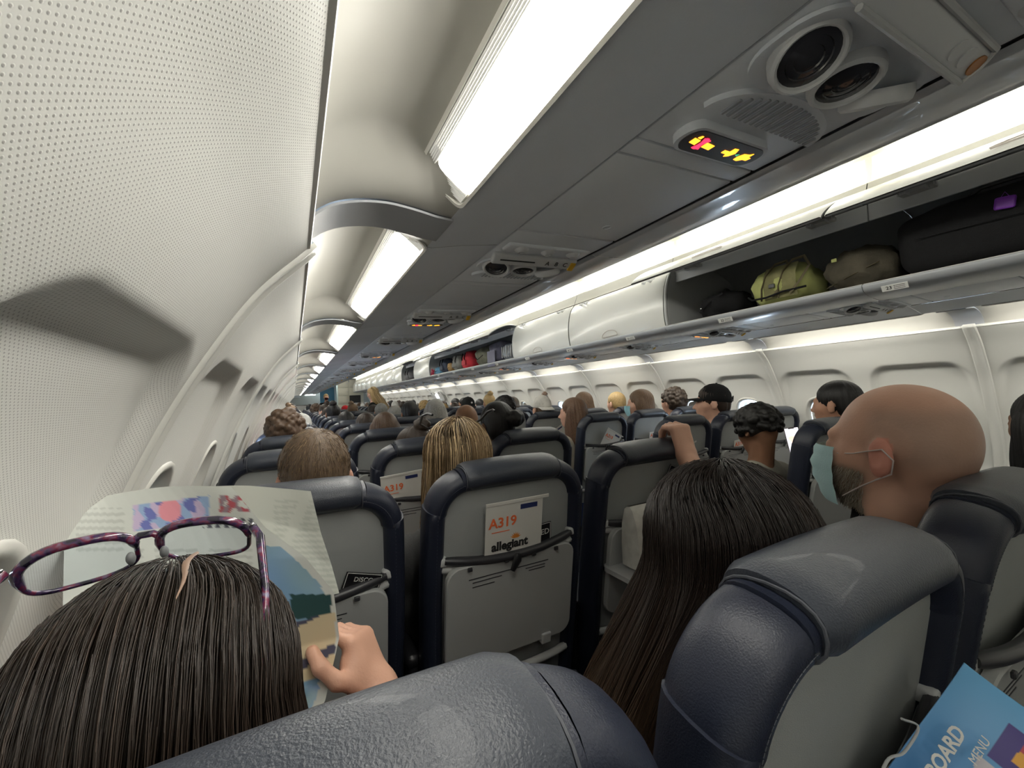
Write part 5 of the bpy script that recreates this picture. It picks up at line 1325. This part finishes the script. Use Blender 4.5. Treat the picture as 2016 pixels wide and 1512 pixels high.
# shirt mark: a dark looping line on the back
# --- standing people in the aisle far ahead
def standing(z0, arms, pose_rot, loc, label, skin, top, bottom, hair, hcol, long_=False, hR=rot(), mask=None, scarf=None):
    F=Field((-.32,-.22,0),(.32,.42,z0+.16),.011); Hc=Vector((0,0,z0)); A=lambda x,y,z:(x,y,z+z0)
    F.cap(A(-.14,-.02,-.262),A(.14,-.02,-.262),.048,.048,.05); F.ell(A(0,-.01,-.38),(.145,.095,.16),None,.05); F.ell(A(0,-.005,-.58),(.125,.085,.13),None,.05); F.ell(A(0,-.01,-.72),(.155,.11,.11),None,.05)
    F.cap(A(0,-.02,-.06),A(0,-.02,-.22),.05,.055,.03); head_sdf(F,Hc,hR)
    for a,b,c_ in arms:
        arm_sdf(F,A(*a),A(*b),A(*c_)); d=(Vector(c_)-Vector(b)).normalized(); x=d.cross(Vector((0,0,1))).normalized(); hand_sdf(F,axes(x,d,x.cross(d),Vector(A(*c_))+d*.02),curl=(25,30,20))
    for sx in (-1,1): F.chain([A(sx*.08,0,-.74),(sx*.09,.0,.46),(sx*.095,-.01,.08)],[.088,.055,.038],.04); F.cap((sx*.095,-.01,.045),(sx*.10,.14,.03),.036,.026,.02)
    V,Q=F.mesh(); t=empty('person',loc,pose_rot,label,'person'); attach(t,'body',(V,Q),skin_mat(skin))
    F=Field((-.34,-.24,z0-.80),(.34,.42,z0-.12),.012)
    F.cap(A(-.14,-.02,-.262),A(.14,-.02,-.262),.062,.062,.05); F.ell(A(0,-.01,-.38),(.160,.110,.17),None,.05); F.ell(A(0,-.005,-.58),(.140,.10,.14),None,.05); F.ell(A(0,-.01,-.70),(.165,.12,.09),None,.05)
    for a,b,c_ in arms: a,b,c_=[Vector(A(*p)) for p in (a,b,c_)]; F.chain([a,b,b.lerp(c_,.9)],[.060,.050,.040],.04)
    F.ell(A(0,.0,-.165),(.066,.062,.045),None,.01,sub=True); attach(t,'shirt',F.mesh(),cloth_mat(top))
    F=Field((-.28,-.2,.02),(.28,.22,z0-.60),.014); F.ell(A(0,-.01,-.74),(.170,.125,.10),None,.05)
    for sx in (-1,1): F.chain([A(sx*.08,0,-.74),(sx*.09,0,.46),(sx*.095,-.01,.09)],[.10,.07,.055],.03)
    attach(t,'trousers',F.mesh(),cloth_mat(bottom))
    h=put(HAIR[hair],t,hair_mat(hcol),Hc,hR)
    if mask is not None: put(ME_MASK,t,cloth_mat(mask),Hc,hR,name='face_mask')
    return t,Hc
t,Hc=standing(1.46,[((-.17,-.01,-.27),(-.20,.10,-.50),(-.06,.30,-.42)),((.17,-.01,-.27),(.20,.10,-.50),(.05,.30,-.42))],math.radians(75),(-.02,9.3,0),'blond woman standing in the aisle in black top with hair to her waist',SK1,(.012,.012,.012),(.03,.03,.04),'long',(.40,.27,.12),hR=rot(rx=-20))
P,phi,t0,lay=strands(1500,R=(.098,.116,.104),C=(0,-.022,.026),crown=(0,-.1,1),length=.55,seg=14,seed=31,gap=.9,flare=.03,lay=.02,wave=.008)
P[:,:,1]-=.10*np.clip((-.05-P[:,:,2])/.3,0,1); P=P[np.abs(phi)>1.1]
hp=empty('hair',parent=t); hp.matrix_local=Matrix.Translation(Hc)@rot(rx=-10).to_4x4(); ribbons(P,.0035,strand_cols(len(P),(.34,.23,.10),.35,31,14,tip=(.55,.42,.24),hi=(.6,.45,.25),hifrac=.3),'strands',M_HAIRA,hp)
t,Hc=standing(1.50,[((-.17,-.01,-.27),(-.21,.02,-.52),(-.12,.22,-.58)),((.17,-.01,-.27),(.21,.02,-.52),(.12,.22,-.58))],math.radians(184),(-.47,16.3,0),'flight attendant standing at the front in dark jacket, red scarf and mask',SK1,(.012,.012,.014),(.012,.012,.014),'short',BLOND,mask=(.05,.01,.01))
g=G(); g.add([(-.045,.095,-.19),(.045,.095,-.19),(.035,.130,-.30),(.012,.135,-.45),(-.012,.135,-.45),(-.035,.130,-.30)],[(0,1,2,5),(5,2,3,4)]); g.v=[(a,b,c+1.50) for a,b,c in g.v]; g.tube([(-.07,-.02,1.31),(-.07,.06,1.31),(0,.09,1.29),(.07,.06,1.31),(.07,-.02,1.31)],.014,6); g.obj('scarf',cloth_mat((.62,.09,.07)),t,True)
# ------------------------------------------------------------------ things in the seat pockets
def pocket_M(r,s,dx,z,tilt=0,out=.052):
    o=Vector((SEATX[s]+dx,rowy(r)+yz(z)-out,z)); c,s_=math.cos(math.radians(tilt)),math.sin(math.radians(tilt))
    up=Vector((0,-TAN,1)).normalized(); x=Vector((1,0,0)); n=Vector((0,-1,-TAN)).normalized()
    return axes(x*c+up*s_, up*c-x*s_, n, o)
def safety_card(r,s,dx,z,tilt,label,h=.155,wd=.165,plain=False):
    t=empty('safety_card',label=label,cat='card',group='safety cards in seat pockets'); t.matrix_world=pocket_M(r,s,dx,z,tilt)
    g=G(); g.box((0,0,0),(wd,h,.0016),.0006,seg=1); g.box((.008,h/2,.0012),(wd+.018,.009,.003),.0008,seg=1); g.obj('card',mat('card_white',(.66,.65,.61),.5) if 'card_white' not in bpy.data.materials else bpy.data.materials['card_white'],t)
    Z=.0014
    text('type_print','A319',.036,M_INKR,t,axes((1,0,0),(0,1,0),(0,0,1),(-.034,.026,Z)),.0008)
    g=G(); g.box((-.040,.003,Z),(.050,.0022,.0004)); g.obj('small_print',M_INKR,t)
    g=G(); g.box((.040,h/2-.018,Z),(.050,.013,.0005)); g.obj('label_box',M_INKB,t)
    if not plain:
        text('name_print','allegiant',.032,M_INK,t,axes((1,0,0),(0,1,0),(0,0,1),(-.012,-.036,Z)),.0012)
        g=G()
        for k in range(7):
            a=math.radians(20+k*23); p=Vector((0.004,-.022,Z)); d=Vector((math.cos(a),math.sin(a),0)); n=Vector((-d.y,d.x,0)); g.add([p+d*.006-n*.0028,p+d*.006+n*.0028,p+d*.017],[(0,1,2)])
        g.add([Vector((.004,-.022,Z))]+[Vector((.004+.007*math.cos(a),-.022+.007*math.sin(a),Z)) for a in np.linspace(0,PI,10)],[(0,k,k+1) for k in range(1,10)])
        g.obj('sun_mark',mat('sun_orange',(.80,.28,.05),.6) if 'sun_orange' not in bpy.data.materials else bpy.data.materials['sun_orange'],t)
    return t
safety_card(1,'B',-.005,.945,0,'white safety card tucked centrally in the pocket right beyond the front row')
safety_card(2,'B',-.115,.915,4,'white safety card showing between the two nearest seat backs',plain=True)
safety_card(3,'D',.05,.905,-28,'tilted safety card in the aisle seat pocket beyond the cream sweater',plain=True)
safety_card(2,'D',-.02,.885,20,'slanting white card low in the pocket below the gripping hand',plain=True,h=.10)
safety_card(2,'E',.01,.885,4,'white card in right middle seat pocket under the black cap',plain=True,h=.10)
safety_card(3,'E',.04,.890,2,'small white card in the pocket lit by the window',plain=True,h=.10)
safety_card(4,'D',.08,.91,30,'tilted white card on a right aisle seat near the white cap',plain=True,h=.12)
def magazine(r,s,dx,z,tilt,label,wd=.19,h=.11,col=(.012,.012,.014),word='TRAVELER'):
    t=empty('magazine',label=label,cat='magazine'); t.matrix_world=pocket_M(r,s,dx,z,tilt,.046)
    g=G(); g.box((0,0,-.002),(wd,h,.003),.0008,seg=1); g.obj('cover',mat('magazine_dark',col,.35) if 'magazine_dark' not in bpy.data.materials else bpy.data.materials['magazine_dark'],t)
    for q in ((0,h/2-.002,wd-.006,.0012),(-wd/2+.003,0,.0012,h-.006),(wd/2-.003,0,.0012,h-.006)):
        g=G(); g.box((q[0],q[1],0),(q[2],q[3],.0005)); g.obj('border_print',M_WHITEPL,t)
    return t
m=magazine(1,'B',.02,.885,3,'black magazine behind the white card beyond the front row'); text('word_print','ED',.022,M_WHITEPL,m,axes((1,0,0),(0,1,0),(0,0,1),(.075,.03,.0004)))
m=magazine(1,'A',.125,.87,-18,'small black leaflet poking from the pocket beside the newspaper',wd=.08,h=.10); text('word_print','DISCO',.014,M_WHITEPL,m,axes((1,0,0),(0,1,0),(0,0,1),(0,.035,.0004)))
m=magazine(1,'C',.07,.95,-24,'grey and black folded leaflet in the pocket left of the long hair',wd=.11,h=.17)
# open tray with a brown bag beside the long-haired woman
t=empty('paper_bag',label='white paper bag with orange square standing on the open tray',cat='bag'); t.location=(SEATX['C']-.105,rowy(1)-.06,.78)
g=G(); v=[]; 
for j,(z,sx,sy) in enumerate(((0,.055,.035),(.06,.058,.036),(.12,.055,.030),(.165,.060,.016),(.175,.055,.004))):
    for x,y in ((-1,-1),(0,-1.12),(1,-1),(1.05,0),(1,1),(0,1.1),(-1,1),(-1.05,0)): v.append((x*sx+(.004*((j*3)%2)),y*sy,z))
g.add(v,[(j*8+k,j*8+(k+1)%8,(j+1)*8+(k+1)%8,(j+1)*8+k) for j in range(4) for k in range(8)]+[tuple(range(8))[::-1]]); g.obj('sack',mat('white_bag_paper',(.58,.57,.53),.6,var=(40,.12)),t,auto=40)
g=G(); g.box((-.005,-.0405,.055),(.05,.002,.04)); g.obj('orange_print',mat('orange_block',(.68,.12,.03),.6),t)
g=G(); g.box((-.005,-.0405,.105),(.05,.002,.018)); g.obj('dark_print',M_INK,t)
tt=empty('open_tray',label='pale tray table folded down in the aisle seat ahead',cat='tray table'); tt.location=(SEATX['C']-.02,rowy(1)-.08,.768)
g=G(); g.prism(rrect(.36,.22,.03,6),Matrix.Translation((0,0,-.014)),.014); mk(g,'top',M_LIGHTP,tt)
for sx in (-1,1): g=G(); g.box((sx*.165,.11,-.012),(.012,.10,.010),.002); mk(g,'arm',M_CHROME,tt)
oc=empty('orange_case',label='round orange-brown pouch lying on the open tray',cat='pouch'); oc.location=(SEATX['C']-.075,rowy(1)-.165,.7685)
g=G(); g.lathe([(.0,0),(.042,0),(.052,.006),(.055,.016),(.050,.028),(.035,.035),(0,.037)],28); mk(g,'shell',mat('orange_leather',(.42,.15,.03),.5),oc)
g=G(); g.tube([(.0545*math.cos(a),.0545*math.sin(a),.016) for a in np.linspace(0,2*PI,25)],.0015,5,cap=False); mk(g,'seam',M_STITCH,oc)
# leaflet and bag in the pocket at the lower right
def flyer_cols(x,y):
    c=np.tile((.05,.20,.52),(len(x),1)).astype(float); g_=np.clip((y+.13)/.26,0,1); c=c*(1-g_)[:,None]+np.array((.16,.45,.75))*g_[:,None]
    m=(x>.0)&(y>.02)&(y<.075); c[m]=(.05,.03,.22)
    d=np.hypot(x-.025,(y-.035)); 
    m=(np.abs(x-.020-(.085-y)*.35)<(.085-y)*.40)&(y<.085)&(y>.035); c[m]=np.where((y[m]<.052)[:,None],(.85,.42,.05),(.55,.05,.08))
    m=(y<.015)&(x>-.005+(.01-y)*.15); c[m]=(.60,.57,.62)
    m=(y<-.03)&(x>.03)&(np.hypot(x-.055,y+.07)<.03)&(np.sin(x*400)>.4); c[m]=(.3,.3,.32)
    return c
ft=empty('brochure',label='blue brochure with red and yellow peak in the lower right pocket',cat='brochure')
fp=Vector(at(1925,1512,.15)); nn_=Vector((-.55,-.75,.55)).normalized(); up=(Vector((-.30,.25,1))-nn_*Vector((-.30,.25,1)).dot(nn_)).normalized(); up=(Matrix.Rotation(math.radians(-72),3,nn_)@up); ft.matrix_world=axes(up.cross(nn_),up,nn_,fp)@Matrix.Scale(.72,4)
XX,YY=np.meshgrid(np.linspace(-.06,.06,90),np.linspace(-.13,.105,150),indexing='ij'); X1,Y1=XX.ravel(),YY.ravel(); Z1=.006*np.sin(X1*30)+.008*np.sin(Y1*14)
me=mesh_np('sheet',np.stack([X1,Y1,Z1],1),grid_faces(90,150),True,col=flyer_cols(X1,Y1)); so=obj('sheet',me,ft,mat('brochure_print',(.3,.4,.6),.35,attr=True)); md=so.modifiers.new('thick','SOLIDIFY'); md.thickness=.0012
text('word_print','ONBOARD',.022,M_WHITEPL,ft,axes((0,1,0),(-1,0,0),(0,0,1),(-.036,-.035,.012)),.0006)
text('menu_print','MENU',.014,M_WHITEPL,ft,axes((0,1,0),(-1,0,0),(0,0,1),(-.012,.015,.012)))
# ------------------------------------------------------------------ bags in the open bins
def soft_bag(name,label,c,d,m,seed,e=3.2,rough=.010,rz=0,tilt=0,cat='bag',group=None,sag=.15):
    t=empty(name,c,math.radians(rz),label,cat,group); t.rotation_euler=(math.radians(tilt),0,math.radians(rz))
    nu,nv=40,24; v=[]
    for i in range(nu):
        a=2*PI*i/nu
        for j in range(nv):
            b=-PI/2+PI*j/(nv-1); ca,sa,cb,sb=math.cos(a),math.sin(a),math.cos(b),math.sin(b); p=lambda q:(abs(q)**(2/e))*(1 if q>=0 else -1)
            x,y,z=p(ca)*p(cb)*d[0]/2,p(sa)*p(cb)*d[1]/2,p(sb)*d[2]/2
            n=noise.noise(Vector((x*11+seed,y*11,z*11)))*rough*1.8+noise.noise(Vector((x*30,y*30+seed,z*30)))*rough*.8; r=math.sqrt(x*x+y*y+z*z)+1e-6
            zz=z-(sag*.2*d[2]*(1-(x/d[0]*2)**2)*0); v.append((x*(1+n/r),y*(1+n/r),z*(1+n/r)+d[2]/2-sag*.12*d[2]*abs(x/d[0]*2)**2*(1 if z>0 else 0)))
    f=grid_faces(nu,nv); i=np.arange(nv-1); last=np.stack([(nu-1)*nv+i,i,i+1,(nu-1)*nv+i+1],1); me=mesh_np('body',v,np.vstack([f,last])[:,::-1].copy(),True); obj('body',me,t,m); return t
def strap(t,pts,r,m,name='strap',flat=.35): g=G(); g.tube(pts,r,8,flat=flat); return g.obj(name,m,t,auto=60)
M_OLIVE=mat('olive_canvas',(.20,.19,.09),.8,.2,('noise',200,.5),var=(12,.25)); M_OLIVE2=mat('khaki_webbing',(.13,.11,.065),.7,.2,('noise',300,.4)); M_DKOL=mat('dark_olive_fabric',(.085,.075,.055),.85,.2,('noise',200,.5),var=(9,.3))
M_BLKF=mat('black_fabric',(.012,.012,.013),.85,.2,('noise',300,.5)); M_LEAF=mat('yellow_green_lining',(.40,.42,.16),.7,.2,var=(14,.12))
FLZ=1.702
t=soft_bag('carry_on_bag','large black case with purple tag in the open bin',(.86,.42,FLZ),(.36,.66,.27),M_BLKF,3,e=5,rough=.006,cat='suitcase')
g=G(); g.box((-.188,.01,.185),(.004,.050,.042),.006,rot=rot(rx=8)); g.tube([(-.186,.0,.205),(-.180,.01,.225),(-.186,.02,.206)],.001,5,cap=False); g.obj('purple_tag',mat('purple_tag',(.22,.05,.42),.4),t,auto=50)
strap(t,[(-.186,-.25,.14),(-.190,0,.135),(-.186,.25,.14)],.004,M_DARK,'zip'); strap(t,[(-.10,-.12,.262),(-.11,-.08,.285),(-.11,.08,.285),(-.10,.12,.262)],.008,M_BLACKP,'handle',1)
t=soft_bag('shoulder_bag','dark olive slouching bag between the black case and canvas tote',(.86,.90,FLZ),(.34,.26,.20),M_DKOL,9,e=2.6,rough=.018)
g=G(); g.box((-.155,.06,.150),(.004,.022,.016),.002); g.obj('tag',M_LEAF,t); strap(t,[(-.14,-.10,.10),(-.175,0,.055),(-.14,.10,.03)],.006,M_OLIVE2)
t=soft_bag('canvas_tote','yellow-olive canvas tote with webbing straps in the open bin',(.85,1.235,FLZ),(.32,.30,.215),M_LEAF,5,e=2.7,rough=.016)
g=soft_bag  # second fabric panel wrapped round the tote
for q,(a,b) in enumerate(((-.04,.10),)):
    gg=G(); v=[]
    for i in range(14):
        for j in range(10):
            y=-.12+.16*i/13; z=.03+.17*j/9; x=-.158-.012*math.sin(j/9*PI)+.10*max(0,(j-6)/9)**1.2; v.append((x,y-.0,z))
    gg.add(v,[tuple(int(k) for k in f) for f in grid_faces(14,10)]); gg.obj('side_panel',M_OLIVE,t,True)
for y0 in (-.03,.055): strap(t,[(-.165,y0,.03),(-.176,y0-.01,.09),(-.165,y0-.03,.16),(-.13,y0-.06,.215),(-.10,y0-.10,.225),(-.12,y0-.13,.17),(-.165,y0-.11,.10),(-.172,y0-.06,.04)],.008,M_OLIVE2)
strap(t,[(-.14,.14,.07),(-.175,.10,.045),(-.185,.02,.04),(-.18,-.06,.055),(-.16,-.16,.06)],.005,M_BLKF,'cord',1)
g=G(); g.box((-.182,-.01,.095),(.006,.03,.02),.002); g.obj('buckle',M_BLACKP,t)
t=soft_bag('backpack','black backpack beside the end panel of the open bin',(.87,1.60,FLZ),(.32,.28,.17),M_BLKF,12,e=2.5,rough=.016)
strap(t,[(-.15,.05,.02),(-.175,.08,.05),(-.165,.02,.10),(-.14,-.06,.14)],.007,M_BLKF); g=G(); g.sphere((-.165,.07,.07),.008); g.obj('buckle',M_CHROME,t,True)
# second open stretch, near to far
far=[('hard_case','silver grey hard case in the second open bin group',4.23,.30,.19,(.20,.22,.25),'suitcase'),('jacket','grey-violet jacket draped from the second open bin',4.62,.26,.27,(.12,.12,.17),'jacket'),
 ('duffel_bag','round olive duffel in the second open bin group',5.05,.44,.26,(.13,.13,.095),'bag'),('backpack','red backpack in the second open bin group',5.58,.26,.25,(.52,.035,.05),'bag'),
 ('backpack','grey backpack beside the red one',5.98,.34,.24,(.20,.20,.18),'bag'),('pouch','tan pouch between grey bag and clear bottle bag',6.30,.14,.15,(.40,.26,.12),'bag'),('tote_bag','dark blue-grey tote near the far end of the open bins',6.60,.28,.25,(.05,.06,.09),'bag'),
 ('lunch_box','light blue lunch box by the red strap',6.92,.16,.13,(.12,.28,.42),'box'),('carry_on_bag','grey carry-on alone in the far open bin',8.98,.5,.24,(.13,.13,.14),'suitcase')]
for i,(nm,lb,y,wd,h,c,ca) in enumerate(far):
    t=soft_bag(nm,lb,(.83,y,FLZ),(.32,wd,h),mat('bag_fabric_%d'%(i+1),c,.7,.3,('noise',200,.5),var=(14,.25)),20+i,e=2.4 if 'duffel' in nm else 3.6,rough=.012,cat=ca)
    if nm in('backpack','tote_bag','carry_on_bag'):
        strap(t,[(-.155,-wd*.2,h*.25),(-.172,-wd*.2,h*.6),(-.15,-wd*.2,h*.9)],.008,M_BLKF); strap(t,[(-.155,wd*.2,h*.25),(-.172,wd*.2,h*.6),(-.15,wd*.2,h*.9)],.008,M_BLKF)
        g=G(); g.box((-.160,0,h*.35),(.02,wd*.55,h*.3),.008); g.obj('front_pocket',mat('pocket_%d'%i,tuple(a*.8 for a in c),.7),t)
    if nm=='hard_case':
        for q in range(5): g=G(); g.box((-.158,-.11+q*.055,h*.5),(.01,.02,h*.7),.003); g.obj('ridge',M_BININ,t)
    if nm=='jacket': g=G(); g.box((-.172,0,.05),(.012,.22,.20),.005); g.obj('hanging_sleeve',mat('jacket_sleeve',(.17,.17,.22),.8),t,auto=50)
    if nm in ('duffel_bag','pouch','lunch_box'): strap(t,[(-.15,-wd*.3,h*.5),(-.175,0,h*.3),(-.15,wd*.3,h*.5)],.006,M_BLKF)
rt=empty('ribbon_strap',(.67,7.1,FLZ+.02),0,'crumpled bright red-pink strap hanging at the far open bin','strap')
g=G()
for q in range(5): g.tube([(.02*math.sin(q+k),.05*math.sin(q*2+k*1.1),-.02+.04*k*.5+.01*math.cos(q)) for k in range(6)],.009,6,flat=.4)
g.obj('webbing',mat('red_strap',(.65,.03,.10),.5),rt,auto=60)
# small nearby odds: armrests' cable at the lower right
ct=empty('earphone_cable',(0,0,0),0,'pale cable hanging between the two right front seats','cable')
g=G(); a=Vector(at(1775,1415,.19)); b=Vector(at(1808,1432,.185)); c=Vector(at(1745,1500,.175)); d=Vector(at(1715,1600,.165)); g.tube([tuple(q) for q in crom([tuple(a),tuple(b),tuple(b.lerp(c,.5)+Vector((0,0,-.008))),tuple(c),tuple(d)],6)],.0012,6); g.obj('wire',M_LIGHTP,ct,auto=60)
